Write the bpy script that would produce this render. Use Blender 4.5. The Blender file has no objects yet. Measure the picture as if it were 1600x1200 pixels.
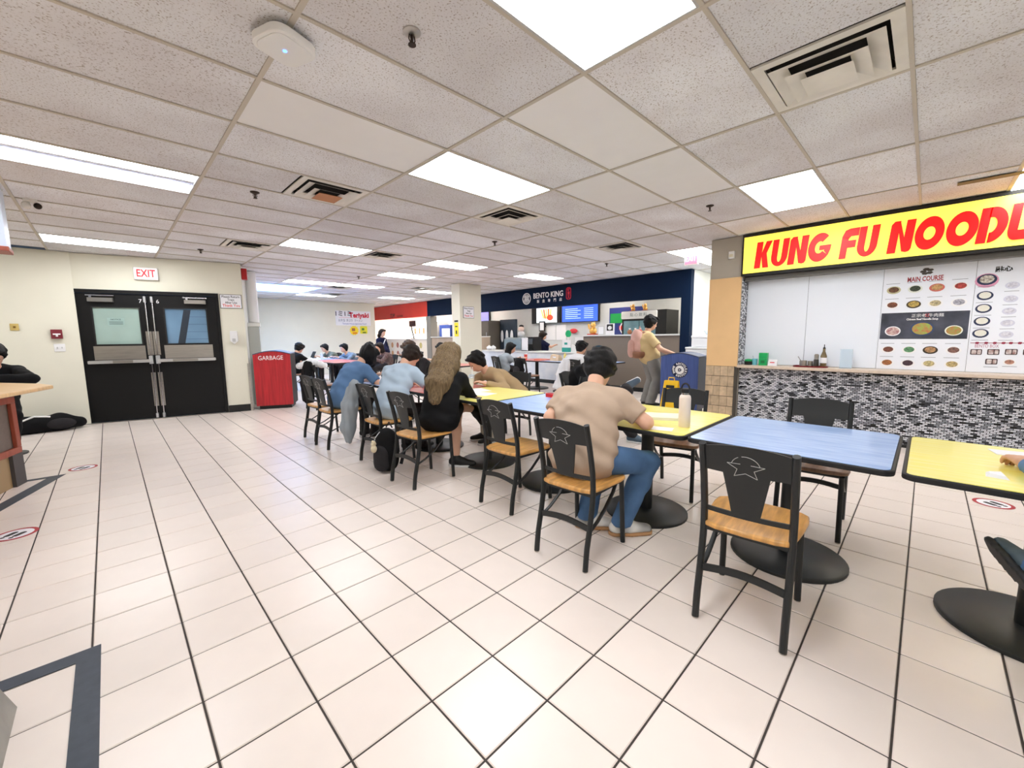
import bpy, bmesh, math, random
import numpy as np
from mathutils import Matrix, Vector

# ------------------------------------------------------------------ camera, world, exposure
random.seed(7)
scene = bpy.context.scene
COL = scene.collection
FPX, PITCH, ROLL, TH, TILE = 637.2, .1169, -.0111, .7927, .305
CAMH = 4.4325*TILE
CEIL = 2.726
_c, _s = math.cos(PITCH), math.sin(PITCH)
_st, _ct = math.sin(TH), math.cos(TH)
def _w(r, f, u): return Vector((r*_st+f*_ct, -r*_ct+f*_st, u))
def ray(u, v):
    x, y = (u-800)/FPX, (v-600)/FPX
    cr, sr = math.cos(ROLL), math.sin(ROLL)
    x, y = x*cr+y*sr, -x*sr+y*cr
    return _w(x, _c-y*_s, -_s-y*_c)
def at(u, v, z=None, x=None, y=None):
    """photo pixel -> point of the place on the plane z, x or y"""
    d = ray(u, v)
    t = (z-CAMH)/d.z if z is not None else (x/d.x if x is not None else y/d.y)
    return Vector((0, 0, CAMH))+d*t
cam_d = bpy.data.cameras.new('camera'); cam = bpy.data.objects.new('camera', cam_d); COL.objects.link(cam)
cam_d.sensor_width = 36; cam_d.lens = FPX/1600*36; cam_d.clip_start = .02; cam_d.clip_end = 100
_r0, _u0, _f0 = _w(1, 0, 0), _w(0, _s, _c), _w(0, _c, -_s)
_cr, _sr = math.cos(ROLL), math.sin(ROLL)
_r = _r0*_cr+_u0*_sr; _u = _u0*_cr-_r0*_sr
M = Matrix((( _r.x, _u.x, -_f0.x, 0), (_r.y, _u.y, -_f0.y, 0), (_r.z, _u.z, -_f0.z, CAMH), (0, 0, 0, 1)))
cam.matrix_world = M
scene.camera = cam
world = bpy.data.worlds.new('world'); scene.world = world; world.use_nodes = True
world.node_tree.nodes['Background'].inputs[0].default_value = (.42, .62, 1, 1)
world.node_tree.nodes['Background'].inputs[1].default_value = .9
vs = scene.view_settings
vs.view_transform = 'Standard'; vs.look = 'None'; vs.gamma = 1; vs.use_curve_mapping = False
vs.exposure = 0.08
LAMP = 13.5          # strength of the ceiling panels

# ------------------------------------------------------------------ materials
def lin(c):
    return tuple(((x/255)/12.92 if x/255 <= .04045 else ((x/255+.055)/1.055)**2.4) for x in c)
MATS = {}
def mat(name, rgb, rough=.5, metal=0, var=0, scale=8, stretch=(1, 1, 1), bump=0, bscale=60, emit=0, rnd=0, coat=0, alpha=1, trans=0, rgb2=None, spec=.5, detail=3):
    """procedural material: colour with noise variation towards rgb2, optional bump"""
    if name in MATS: return MATS[name]
    m = bpy.data.materials.new(name); m.use_nodes = True; nt = m.node_tree; N = nt.nodes; L = nt.links
    b = N['Principled BSDF']; c = lin(rgb)
    b.inputs['Base Color'].default_value = (*c, 1); b.inputs['Roughness'].default_value = rough
    b.inputs['Metallic'].default_value = metal; b.inputs['Specular IOR Level'].default_value = spec
    b.inputs['Coat Weight'].default_value = coat
    if trans: b.inputs['Transmission Weight'].default_value = trans; b.inputs['IOR'].default_value = 1.45
    if alpha < 1: b.inputs['Alpha'].default_value = alpha
    tc = N.new('ShaderNodeTexCoord'); mp = N.new('ShaderNodeMapping'); mp.inputs['Scale'].default_value = stretch
    L.new(tc.outputs['Object'], mp.inputs['Vector'])
    col = None
    if var or rgb2:
        nz = N.new('ShaderNodeTexNoise'); nz.inputs['Scale'].default_value = scale; nz.inputs['Detail'].default_value = detail
        L.new(mp.outputs['Vector'], nz.inputs['Vector'])
        rp = N.new('ShaderNodeValToRGB'); rp.color_ramp.elements[0].position = .3; rp.color_ramp.elements[1].position = .7
        c2 = lin(rgb2) if rgb2 else tuple(x*(1-var) for x in c)
        c1 = c if rgb2 else tuple(min(1, x*(1+var*.5)) for x in c)
        rp.color_ramp.elements[0].color = (*c2, 1); rp.color_ramp.elements[1].color = (*c1, 1)
        L.new(nz.outputs['Fac'], rp.inputs['Fac']); col = rp.outputs['Color']
    if rnd:
        oi = N.new('ShaderNodeObjectInfo'); mr = N.new('ShaderNodeMapRange')
        mr.inputs['To Min'].default_value = 1-rnd; mr.inputs['To Max'].default_value = 1+rnd*.4
        L.new(oi.outputs['Random'], mr.inputs['Value'])
        mx = N.new('ShaderNodeMix'); mx.data_type = 'RGBA'; mx.blend_type = 'MULTIPLY'; mx.inputs[0].default_value = 1
        if col is not None: L.new(col, mx.inputs[6])
        else: mx.inputs[6].default_value = (*c, 1)
        L.new(mr.outputs['Result'], mx.inputs[7]); col = mx.outputs[2]
    if col is not None: L.new(col, b.inputs['Base Color'])
    if emit:
        b.inputs['Emission Strength'].default_value = emit
        if col is not None: L.new(col, b.inputs['Emission Color'])
        else: b.inputs['Emission Color'].default_value = (*c, 1)
    if bump:
        bn = N.new('ShaderNodeTexNoise'); bn.inputs['Scale'].default_value = bscale; bn.inputs['Detail'].default_value = 4
        L.new(mp.outputs['Vector'], bn.inputs['Vector'])
        bp = N.new('ShaderNodeBump'); bp.inputs['Strength'].default_value = bump; bp.inputs['Distance'].default_value = .01
        L.new(bn.outputs['Fac'], bp.inputs['Height']); L.new(bp.outputs['Normal'], b.inputs['Normal'])
    MATS[name] = m
    return m

# ------------------------------------------------------------------ mesh builder
class MB:
    def __init__(s): s.v = []; s.f = []; s.m = []
    def add(s, v, f, mi=0):
        o = len(s.v); s.v += [tuple(p) for p in v]; s.f += [tuple(i+o for i in q) for q in f]; s.m += [mi]*len(f); return s
    def box(s, x0, x1, y0, y1, z0, z1, mi=0, M=None):
        v = [Vector((x, y, z)) for z in (z0, z1) for y in (y0, y1) for x in (x0, x1)]
        if M is not None: v = [M @ p for p in v]
        return s.add(v, [(0, 2, 3, 1), (4, 5, 7, 6), (0, 1, 5, 4), (2, 6, 7, 3), (0, 4, 6, 2), (1, 3, 7, 5)], mi)
    def cyl(s, p0, p1, r0, r1=None, n=12, mi=0, caps=True):
        return s.tube([p0, p1], [r0, r0 if r1 is None else r1], n, mi, caps)
    def tube(s, pts, r, n=10, mi=0, caps=True, flat=None):
        pts = [Vector(p) for p in pts]; k = len(pts)
        rs = r if isinstance(r, (list, tuple)) else [r]*k
        v = []; up = None
        for i, p in enumerate(pts):
            d = (pts[min(i+1, k-1)]-pts[max(i-1, 0)]).normalized()
            if up is None:
                up = Vector((0, 0, 1)) if abs(d.z) < .9 else Vector((1, 0, 0))
            a = (up-d*up.dot(d)).normalized(); b = d.cross(a); up = a
            fa, fb = flat or (1, 1)
            for j in range(n):
                t = 2*math.pi*j/n
                v.append(p+a*(math.cos(t)*rs[i]*fa)+b*(math.sin(t)*rs[i]*fb))
        f = [(i*n+j, i*n+(j+1) % n, (i+1)*n+(j+1) % n, (i+1)*n+j) for i in range(k-1) for j in range(n)]
        if caps: f += [tuple(range(n-1, -1, -1)), tuple((k-1)*n+j for j in range(n))]
        return s.add(v, f, mi)
    def lathe(s, prof, c=(0, 0, 0), n=24, mi=0, M=None):
        v = []; c = Vector(c)
        for r, z in prof:
            for j in range(n):
                t = 2*math.pi*j/n; v.append(c+Vector((r*math.cos(t), r*math.sin(t), z)))
        k = len(prof)
        f = [(i*n+j, i*n+(j+1) % n, (i+1)*n+(j+1) % n, (i+1)*n+j) for i in range(k-1) for j in range(n)]
        f += [tuple(range(n-1, -1, -1)), tuple((k-1)*n+j for j in range(n))]
        if M is not None: v = [M @ p for p in v]
        return s.add(v, f, mi)
    def ell(s, c, r, nu=14, nv=8, mi=0, M=None):
        c = Vector(c); v = [c+Vector((0, 0, -r[2]))]
        for i in range(1, nv):
            a = -math.pi/2+math.pi*i/nv
            for j in range(nu):
                t = 2*math.pi*j/nu
                v.append(c+Vector((r[0]*math.cos(a)*math.cos(t), r[1]*math.cos(a)*math.sin(t), r[2]*math.sin(a))))
        v.append(c+Vector((0, 0, r[2]))); e = len(v)-1
        f = [(0, 1+(j+1) % nu, 1+j) for j in range(nu)]
        for i in range(nv-2):
            f += [(1+i*nu+j, 1+i*nu+(j+1) % nu, 1+(i+1)*nu+(j+1) % nu, 1+(i+1)*nu+j) for j in range(nu)]
        b = 1+(nv-2)*nu
        f += [(b+j, b+(j+1) % nu, e) for j in range(nu)]
        if M is not None: v = [M @ p for p in v]
        return s.add(v, f, mi)
    def prism(s, poly, M, d, mi=0):
        """polygon in the local xy plane of M, thickened from z=0 to z=d"""
        k = len(poly)
        v = [M @ Vector((x, y, 0)) for x, y in poly]+[M @ Vector((x, y, d)) for x, y in poly]
        f = [tuple(range(k-1, -1, -1)), tuple(range(k, 2*k))]+[(i, (i+1) % k, k+(i+1) % k, k+i) for i in range(k)]
        return s.add(v, f, mi)
    def strip(s, A, B, M, d, mi=0, closed=False):
        """band between two 2D polylines A and B, thickened"""
        k = len(A); n = k if closed else k-1
        v = []
        for z in (0, d): v += [M @ Vector((x, y, z)) for x, y in A]+[M @ Vector((x, y, z)) for x, y in B]
        f = []
        for i in range(n):
            j = (i+1) % k
            f += [(i, k+i, k+j, j), (2*k+i, 2*k+j, 3*k+j, 3*k+i), (i, j, 2*k+j, 2*k+i), (k+i, 3*k+i, 3*k+j, k+j)]
        if not closed: f += [(0, 2*k, 3*k, k), (k-1, 2*k-1, 4*k-1, 3*k-1)]
        return s.add(v, f, mi)
    def mesh(s, name, smooth=True, ang=35):
        me = bpy.data.meshes.new(name); me.from_pydata([tuple(p) for p in s.v], [], s.f)
        if any(s.m): me.polygons.foreach_set('material_index', s.m)
        bm = bmesh.new(); bm.from_mesh(me); bmesh.ops.recalc_face_normals(bm, faces=bm.faces[:]); bm.to_mesh(me); bm.free()
        if smooth:
            me.shade_smooth(); me.set_sharp_from_angle(angle=math.radians(ang))
        return me
def rrect(w, h, r, n=5, x=0, y=0):
    o = []
    for cx, cy, a0 in ((w/2-r, h/2-r, 0), (-w/2+r, h/2-r, 90), (-w/2+r, -h/2+r, 180), (w/2-r, -h/2+r, 270)):
        for i in range(n+1):
            a = math.radians(a0+90*i/n); o.append((x+cx+r*math.cos(a), y+cy+r*math.sin(a)))
    return o
def arc(cx, cy, rx, ry, a0, a1, n=14):
    return [(cx+rx*math.cos(math.radians(a0+(a1-a0)*i/n)), cy+ry*math.sin(math.radians(a0+(a1-a0)*i/n))) for i in range(n+1)]
def frame(o, ex, ey):
    ex = Vector(ex).normalized(); ey = Vector(ey).normalized(); ez = ex.cross(ey)
    return Matrix(((ex.x, ey.x, ez.x, o[0]), (ex.y, ey.y, ez.y, o[1]), (ex.z, ey.z, ez.z, o[2]), (0, 0, 0, 1)))
def obj(name, mb, m, parent=None, loc=None, rotz=0, smooth=True, bevel=0, ang=35):
    me = mb.mesh(name, smooth, ang) if isinstance(mb, MB) else mb
    if not me.materials:
        for x in (m if isinstance(m, (list, tuple)) else [m]): me.materials.append(x)
    o = bpy.data.objects.new(name, me); COL.objects.link(o)
    if loc is not None: o.location = loc
    o.rotation_euler.z = rotz
    if parent is not None: o.parent = parent
    if bevel:
        b = o.modifiers.new('bevel', 'BEVEL'); b.width = bevel; b.segments = 2; b.limit_method = 'ANGLE'; b.angle_limit = math.radians(40)
    return o
def tag(o, label, cat, group=None):
    o['label'] = label; o['category'] = cat
    if group: o['group'] = group
    return o
def thing(name, label, cat, loc=(0, 0, 0), rotz=0, group=None):
    o = bpy.data.objects.new(name, None); COL.objects.link(o); o.location = loc; o.rotation_euler.z = rotz
    o.empty_display_size = .1
    return tag(o, label, cat, group)
def struct(name, mb, m, smooth=False, bevel=0):
    o = obj(name, mb, m, smooth=smooth, bevel=bevel); o['kind'] = 'structure'; return o
def dup(root, loc, rotz=0, label=None, group=None):
    r = root.copy(); COL.objects.link(r); r.location = loc; r.rotation_euler.z = rotz
    if label: r['label'] = label
    if group: r['group'] = group
    for ch in list(root.children):
        c = ch.copy(); COL.objects.link(c); c.parent = r
        for g in list(ch.children):
            d = g.copy(); COL.objects.link(d); d.parent = c
    return r
def wmat(o):
    m = Matrix.Translation(o.location) @ Matrix.Rotation(o.rotation_euler.z, 4, 'Z')
    return wmat(o.parent) @ m if o.parent is not None else m
def wobj(name, mb, m, parent, **k):
    """part built in world coordinates, handed to a parent that stands elsewhere"""
    o = obj(name, mb, m, parent, **k); o.data.transform(wmat(parent).inverted()); return o
TEXTQ = []
def text(name, s, M, size, m, parent=None, **k):
    """lettering on a surface: M maps text x/y to the surface, its z is the outward normal"""
    TEXTQ.append((name, s, M, size, m, parent, k))
def flush_text():
    obs = []
    for name, s, M, size, m, parent, k in TEXTQ:
        cu = bpy.data.curves.new('t', 'FONT'); cu.body = s; cu.size = size; cu.align_x = k.get('align', 'CENTER'); cu.align_y = 'CENTER'
        cu.extrude = k.get('depth', 0.001); cu.offset = k.get('bold', 0); cu.shear = k.get('shear', 0); cu.resolution_u = 2
        ob = bpy.data.objects.new('t', cu); COL.objects.link(ob); obs.append((ob, cu))
    dg = bpy.context.evaluated_depsgraph_get()
    mes = [bpy.data.meshes.new_from_object(o.evaluated_get(dg)) for o, c in obs]
    for (o, c), me, (name, s, M, size, m, parent, k) in zip(obs, mes, TEXTQ):
        bpy.data.objects.remove(o); bpy.data.curves.remove(c)
        w = k.get('fit')
        if w and len(me.vertices):
            xs = [v.co.x for v in me.vertices]; f = w/(max(xs)-min(xs))
            for v in me.vertices: v.co.x *= f
        me.transform(wmat(parent).inverted() @ M if parent is not None else M); me.materials.clear(); me.materials.append(m)
        o = bpy.data.objects.new(name, me); COL.objects.link(o)
        if parent is not None:
            o.parent = parent
    TEXTQ.clear()
def WX(y, z, x):      # frame on a wall facing -X
    return frame((x, y, z), (0, -1, 0), (0, 0, 1))
def WY(x, z, y):      # frame on a wall facing -Y
    return frame((x, y, z), (1, 0, 0), (0, 0, 1))
# ------------------------------------------------------------------ materials in use
M_grout = mat('grout', (60, 52, 48), .8)
M_floor = mat('floor_tile', (238, 226, 217), .28, var=.05, scale=3, bump=.03, bscale=40, rnd=.05, spec=.45)
M_wall = mat('cream_wall', (228, 225, 208), .75, var=.03, scale=2, bump=.04, bscale=180)
M_wallw = mat('pale_wall', (232, 232, 224), .75, var=.02, scale=2)
M_black = mat('black_paint', (8, 8, 9), .5, spec=.3)
M_rubber = mat('black_rubber', (22, 22, 24), .6)
M_steel = mat('brushed_steel', (178, 174, 168), .32, .9, var=.12, scale=6, stretch=(1, 1, 14))
M_chrome = mat('chrome', (200, 200, 205), .15, 1)
M_white = mat('white_plastic', (235, 235, 235), .45)
M_paper = mat('white_paper', (240, 240, 244), .7)
M_navy = mat('navy_paint', (7, 28, 54), .7, var=.05, scale=2, spec=.15)
M_red = mat('red_paint', (226, 62, 44), .5, var=.05, scale=2)
M_redletter = mat('red_letter', (222, 14, 16), .35)
M_whitel = mat('white_letter', (245, 245, 245), .5)
M_blackl = mat('black_letter', (18, 18, 18), .6)
M_tile_c = None
def ceiling_tile_mat():
    m = bpy.data.materials.new('ceiling_tile'); m.use_nodes = True; N = m.node_tree.nodes; L = m.node_tree.links
    b = N['Principled BSDF']; b.inputs['Roughness'].default_value = .95; b.inputs['Specular IOR Level'].default_value = .1
    tc = N.new('ShaderNodeTexCoord'); mp = N.new('ShaderNodeMapping'); oi = N.new('ShaderNodeObjectInfo')
    L.new(tc.outputs['Object'], mp.inputs['Vector'])
    ad = N.new('ShaderNodeVectorMath'); ad.operation = 'SCALE'; ad.inputs[0].default_value = (31, 17, 5)
    L.new(oi.outputs['Random'], ad.inputs['Scale']); L.new(ad.outputs[0], mp.inputs['Location'])
    n1 = N.new('ShaderNodeTexNoise'); n1.inputs['Scale'].default_value = 110; n1.inputs['Detail'].default_value = 5
    n2 = N.new('ShaderNodeTexNoise'); n2.inputs['Scale'].default_value = 1.6
    L.new(mp.outputs[0], n1.inputs['Vector']); L.new(mp.outputs[0], n2.inputs['Vector'])
    rp = N.new('ShaderNodeValToRGB'); e = rp.color_ramp.elements
    e[0].position = .33; e[0].color = (*lin((184, 176, 172)), 1); e[1].position = .44; e[1].color = (*lin((240, 241, 246)), 1)
    L.new(n1.outputs['Fac'], rp.inputs['Fac'])
    r2 = N.new('ShaderNodeValToRGB'); e = r2.color_ramp.elements
    e[0].position = .35; e[0].color = (.86, .83, .82, 1); e[1].position = .65; e[1].color = (1, 1, 1, 1)
    L.new(n2.outputs['Fac'], r2.inputs['Fac'])
    mx = N.new('ShaderNodeMix'); mx.data_type = 'RGBA'; mx.blend_type = 'MULTIPLY'; mx.inputs[0].default_value = 1
    L.new(rp.outputs['Color'], mx.inputs[6]); L.new(r2.outputs['Color'], mx.inputs[7])
    mr = N.new('ShaderNodeMapRange'); mr.inputs['To Min'].default_value = .88; mr.inputs['To Max'].default_value = 1.04
    L.new(oi.outputs['Random'], mr.inputs['Value'])
    m2 = N.new('ShaderNodeMix'); m2.data_type = 'RGBA'; m2.blend_type = 'MULTIPLY'; m2.inputs[0].default_value = 1
    L.new(mx.outputs[2], m2.inputs[6]); L.new(mr.outputs[0], m2.inputs[7]); L.new(m2.outputs[2], b.inputs['Base Color'])
    bp = N.new('ShaderNodeBump'); bp.inputs['Strength'].default_value = .35; bp.inputs['Distance'].default_value = .006
    L.new(n1.outputs['Fac'], bp.inputs['Height']); L.new(bp.outputs['Normal'], b.inputs['Normal'])
    return m
M_ctile = ceiling_tile_mat()
M_ctile2 = mat('smooth_ceiling_tile', (240, 239, 240), .9, var=.03, scale=2, rnd=.05)
M_tbar = mat('ceiling_bar', (196, 188, 176), .6)
M_diff = mat('lit_diffuser', (250, 252, 255), .5, emit=LAMP)
M_lamp_frame = mat('lamp_frame', (190, 190, 190), .5)

# ------------------------------------------------------------------ floor
GX, GY = .7459, 1.2026           # one crossing of the floor joints
floor = struct('floor', MB().box(-4.6, 13.2, -5.1, 18.6, -.12, -.004), M_grout)
tm = MB(); g = .0035
def tile_geo(mb, x0, y0, w, z0=-.004, z1=0.0):
    b = .003
    v = [(x0+g, y0+g, z0), (x0+w-g, y0+g, z0), (x0+w-g, y0+w-g, z0), (x0+g, y0+w-g, z0),
         (x0+g+b, y0+g+b, z1), (x0+w-g-b, y0+g+b, z1), (x0+w-g-b, y0+w-g-b, z1), (x0+g+b, y0+w-g-b, z1)]
    return mb.add(v, [(4, 5, 6, 7), (0, 1, 5, 4), (1, 2, 6, 5), (2, 3, 7, 6), (3, 0, 4, 7)])
tile_me = tile_geo(tm, 0, 0, TILE).mesh('floor_tile', False); tile_me.materials.append(M_floor)
def vis(p, m=60):
    d = Vector(p)-Vector((0, 0, CAMH)); zc = d.dot(_f0)
    if zc < .05: return False
    x = 800+FPX*d.dot(_r)/zc; y = 600-FPX*d.dot(_u)/zc
    return -m < x < 1600+m and -m < y < 1200+m
cells = []
for i in range(-17, 42):
    for j in range(-20, 57):
        x0, y0 = GX+i*TILE, GY+j*TILE
        if x0 < -4.5 or x0 > 12.7 or y0 < -5 or y0 > 18.2: continue
        c = (x0+TILE/2, y0+TILE/2, 0)
        cells.append((not vis(c), c[0]**2+c[1]**2, x0, y0))
cells.sort()
far = MB()
for k, (nv, d, x0, y0) in enumerate(cells):
    if k < 300 and not nv:
        o = bpy.data.objects.new('floor_tile', tile_me); COL.objects.link(o); o.parent = floor; o.location = (x0, y0, 0)
    else: tile_geo(far, x0, y0, TILE)
o = obj('floor_tiles', far, M_floor, floor, smooth=False); o['kind'] = 'stuff'

# dark inlaid borders and round floor stickers
M_slate = mat('dark_slate', (52, 60, 72), .5, var=.2, scale=25)
def border(name, pts, label):
    b = MB()
    for (p, q, r, s) in pts: b.add([(x, y, z) for z in (.0002, .0025) for x, y in (p, q, r, s)], [(3, 2, 1, 0), (4, 5, 6, 7), (0, 1, 5, 4), (1, 2, 6, 5), (2, 3, 7, 6), (3, 0, 4, 7)])
    tag(obj(name, b, M_slate, smooth=False), label, 'floor border')
border('floor_border', [((-.14, .2), (-.14, 2.5), (-.215, 2.42), (-.215, .2)), ((-.14, 2.5), (-1.6, 2.52), (-1.6, 2.44), (-.215, 2.42))], 'wide dark slate border strip on the tiles around the stone counter')
border('floor_border', [((-.42, 6.09), (-1.14, 3.85), (-1.24, 3.88), (-.55, 6.02)), ((-.42, 6.09), (-1.9, 6.17), (-1.9, 6.12), (-.5, 6.03))], 'narrow dark slate border strip on the tiles around the wooden counter')
def sticker(u, v, label, a):
    p = at(u, v, z=0); t = thing('floor_sticker', label, 'floor sticker', (p.x, p.y, 0), a)
    obj('rim', MB().lathe([(.112, .0005), (.112, .0018), (.09, .0018), (.09, .0005)], n=28), mat('sticker_red', (170, 40, 48), .5), t)
    obj('disc', MB().lathe([(.095, .0004), (.095, .0014)], n=28), M_paper, t)
    f = MB()
    for s in (-1, 1):
        f.prism(rrect(.034, .08, .014, 3, s*.028, 0), Matrix.Translation((0, 0, .0015)), .0008)
        f.prism(rrect(.024, .024, .01, 3, s*.028, -.055), Matrix.Translation((0, 0, .0015)), .0008)
    obj('footprints', f, M_blackl, t)
sticker(24, 835, 'round red and white footprint sticker on the floor near the wooden counter', -.7)
sticker(130, 731, 'round footprint sticker on the floor between black bag and double doors', -.7)
sticker(1552, 787, 'round red footprint sticker on the floor before the mosaic counter', -.7)

# ------------------------------------------------------------------ walls
ZT = 2.722
A_ = Vector((-.38, 9.52, 0)); DW = Vector((2.24, -.58, 0)).normalized(); NW = Vector((DW.y, -DW.x, 0))  # door wall, NW faces the room
if NW.y > 0: NW = -NW
def FD(s, z, out=0): return frame(A_+DW*s+NW*out+Vector((0, 0, z)), DW, (0, 0, 1))
struct('wall_left', MB().box(-4.5, -.30, 9.47, 9.62, 0, ZT), M_wall)
FDm = FD(0, 0)      # local: x along wall, y up, z towards the room
wd = MB()
wd.box(-.1, 1.94, 2.172, ZT, -.15, 0, M=FDm); wd.box(1.94, 2.312, 0, ZT, -.15, 0, M=FDm); wd.box(-.13, -.012, 0, 2.172, -.15, 0, M=FDm)
struct('wall_door', wd, M_wall)
B_ = A_+DW*2.312
R_ = -NW
sd = MB(); FS = frame(B_, R_, (0, 0, 1))
sd.box(.001, 7.3, 0, ZT, -.15, 0, M=FS)
o = struct('wall_side', sd, M_wallw)
struct('wall_back', MB().box(3.55, 7.85, 15.9, 16.05, 0, ZT), M_wall)
struct('wall_far', MB().box(7.4, 13, 18.3, 18.45, 0, ZT), M_wallw)
struct('wall_behind', MB().box(-4.5, 7, -5, -4.85, 0, ZT), M_wall)
struct('wall_outer', MB().box(-4.6, -4.45, -4.85, 9.47, 0, ZT), M_wall)
struct('wall_kitchen', MB().box(11.0, 11.15, 3.75, 18.3, 0, ZT), mat('kitchen_wall', (214, 216, 216), .4, var=.02))
struct('wall_corridor', MB().box(9.06, 13, 3.6, 3.75, 0, ZT), M_wallw)
struct('wall_corridor_end', MB().box(12.8, 12.95, 2.3, 3.6, 0, ZT), M_wallw)
struct('wall_corridor_right', MB().box(7.3, 12.8, 2.2, 2.35, 0, ZT), M_wallw)
M_base = mat('black_baseboard', (18, 20, 20), .5)
struct('baseboard_left', MB().box(-4.5, -.42, 9.455, 9.469, 0, .12), M_base)
bb = MB(); bb.box(1.945, 2.312, 0, .13, .001, .014, M=FDm)
struct('baseboard_door', bb, M_base)
bg = MB(); bg.box(-.06, -.013, 0, .9, .001, .03, M=FDm)
struct('trim_1', bg, M_steel)
bg = MB(); bg.box(2.29, 2.33, 0, .9, -.05, .02, M=FDm)
struct('trim_2', bg, M_steel)
struct('trim_3', MB().box(-.06, 1.94, 0, .012, -.14, .06, M=FDm), M_steel)

# pillar between the shops
col = struct('wall_pillar', MB().box(6.58, 7.3, 8.57, 8.92, 0, ZT), M_wall)

# noodle shop front: stone-faced corner pier, mosaic apron, shutter
M_beige = mat('beige_panel', (236, 196, 142), .55, var=.05, scale=3)
pier = struct('wall_pier', MB().box(6.51, 7.3, 1.91, 2.35, 0, ZT), mat('grey_wall', (182, 174, 160), .8, var=.03))
obj('panel', MB().box(6.495, 6.51, 1.92, 2.35, .875, 2.155), M_beige, pier, smooth=False)
M_stone = mat('stone_tile', (202, 178, 146), .6, var=.22, scale=14, rnd=.14, bump=.1)
obj('backing', MB().box(6.503, 6.51, 1.95, 2.35, .0, .875), M_grout, pier, smooth=False)
for r in range(6):
    z0 = .875-.15*(r+1)+.004; off = (.0, .09)[r % 2]
    y = 2.35
    ws = [.09, .12, .11, .08] if r % 2 else [.12, .09, .1, .09]
    for w in ws:
        obj('stone_tile', MB().box(6.492, 6.504, max(1.952, y-w+.004), y, max(.002, z0), z0+.142), M_stone, pier, smooth=False)
        y -= w
obj('corner_trim', MB().box(6.49, 6.51, 1.905, 1.95, 0, .86), mat('grey_metal', (92, 88, 82), .4, .7), pier, smooth=False)

nb = struct('wall_noodle', MB().box(6.56, 6.7, -4.85, 1.905, 0, .862).box(6.76, 6.9, -4.85, 1.905, .9, 2.15).box(6.56, 6.9, -4.85, 1.905, 2.15, ZT).box(6.5, 6.56, -4.85, -1.9, 0, ZT), mat('dark_grout', (26, 26, 30), .8))
rng = np.random.RandomState(3)
def mosaic(name, faces_fn, ny, nz, parent, mats):
    mb = MB()
    for r in range(nz):
        for c in range(ny): faces_fn(mb, r, c, rng)
    o = obj(name, mb, mats, parent, smooth=False); o['kind'] = 'stuff'; return o
M_mos = [mat('mosaic_white', (226, 228, 234), .25), mat('mosaic_grey', (150, 152, 160), .25), mat('mosaic_black', (26, 27, 30), .2), mat('mosaic_mid', (70, 72, 78), .2)]
def brick(mb, r, c, rg):
    bw, bh = .044, .0186
    y1 = 1.9-c*bw+(bw/2 if r % 2 else 0); y0 = y1-bw+.006; z0 = .035+r*bh; z1 = z0+bh-.0058
    y1 = min(y1, 1.9)
    if y0 >= y1: return
    x = 6.5565-rg.rand()*.003
    mi = rg.choice(4, p=[.48, .34, .05, .13])
    mb.add([(6.5595, y0, z0), (6.5595, y1, z0), (6.5595, y1, z1), (6.5595, y0, z1), (x, y0, z0), (x, y1, z0), (x, y1, z1), (x, y0, z1)],
           [(4, 7, 6, 5), (0, 4, 5, 1), (3, 2, 6, 7), (0, 3, 7, 4), (1, 5, 6, 2)], mi)
mosaic('mosaic_tiles', brick, 88, 44, nb, M_mos)
def brick2(mb, r, c, rg):
    bw, bh = .044, .0186
    x0 = 6.505+c*bw+(bw/2 if r % 2 else 0)-.025; x1 = min(x0+bw-.004, 6.757); x0 = max(6.505, x0); z0 = .905+r*bh; z1 = min(2.15, z0+bh-.0026)
    if x1 <= x0: return
    mi = rg.choice(4, p=[.36, .3, .14, .2]); y = 1.903-rg.rand()*.002
    mb.add([(x0, 1.9095, z0), (x1, 1.9095, z0), (x1, 1.9095, z1), (x0, 1.9095, z1), (x0, y, z0), (x1, y, z0), (x1, y, z1), (x0, y, z1)],
           [(4, 5, 6, 7), (0, 1, 5, 4), (2, 3, 7, 6), (0, 4, 7, 3), (1, 2, 6, 5)], mi)
mosaic('mosaic_tiles', brick2, 7, 66, nb, M_mos)
obj('baseboard', MB().box(6.54, 6.56, -1.9, 1.9, 0, .035), M_base, nb, smooth=False)
led = tag(obj('counter_ledge', MB().box(6.44, 6.76, -1.9, 1.905, .863, .902), mat('ledge_stone', (214, 196, 178), .4, var=.1, scale=40), bevel=.006), 'long pale stone serving ledge on top of the mosaic wall', 'ledge')
# shutter panels
M_shut = mat('white_shutter', (240, 246, 255), .45)
for k, (y0, y1) in enumerate([(1.17, 1.9), (.425, 1.167), (-.32, .422), (-1.07, -.323), (-1.82, -1.073)]):
    if k < 2:
        lab = 'plain white shutter panel beside the mosaic-tiled corner' if k == 0 else 'plain white shutter panel behind the tray of sauce bottles'
        tag(obj('shutter_panel', MB().box(6.745, 6.757, y0, y1, .905, 2.12), M_shut, bevel=.003), lab, 'shutter')
struct('trim_4', MB().box(6.60, 6.757, -1.9, 1.9, 2.1, 2.15), mat('shutter_rail', (120, 118, 114), .4, .6))

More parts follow.
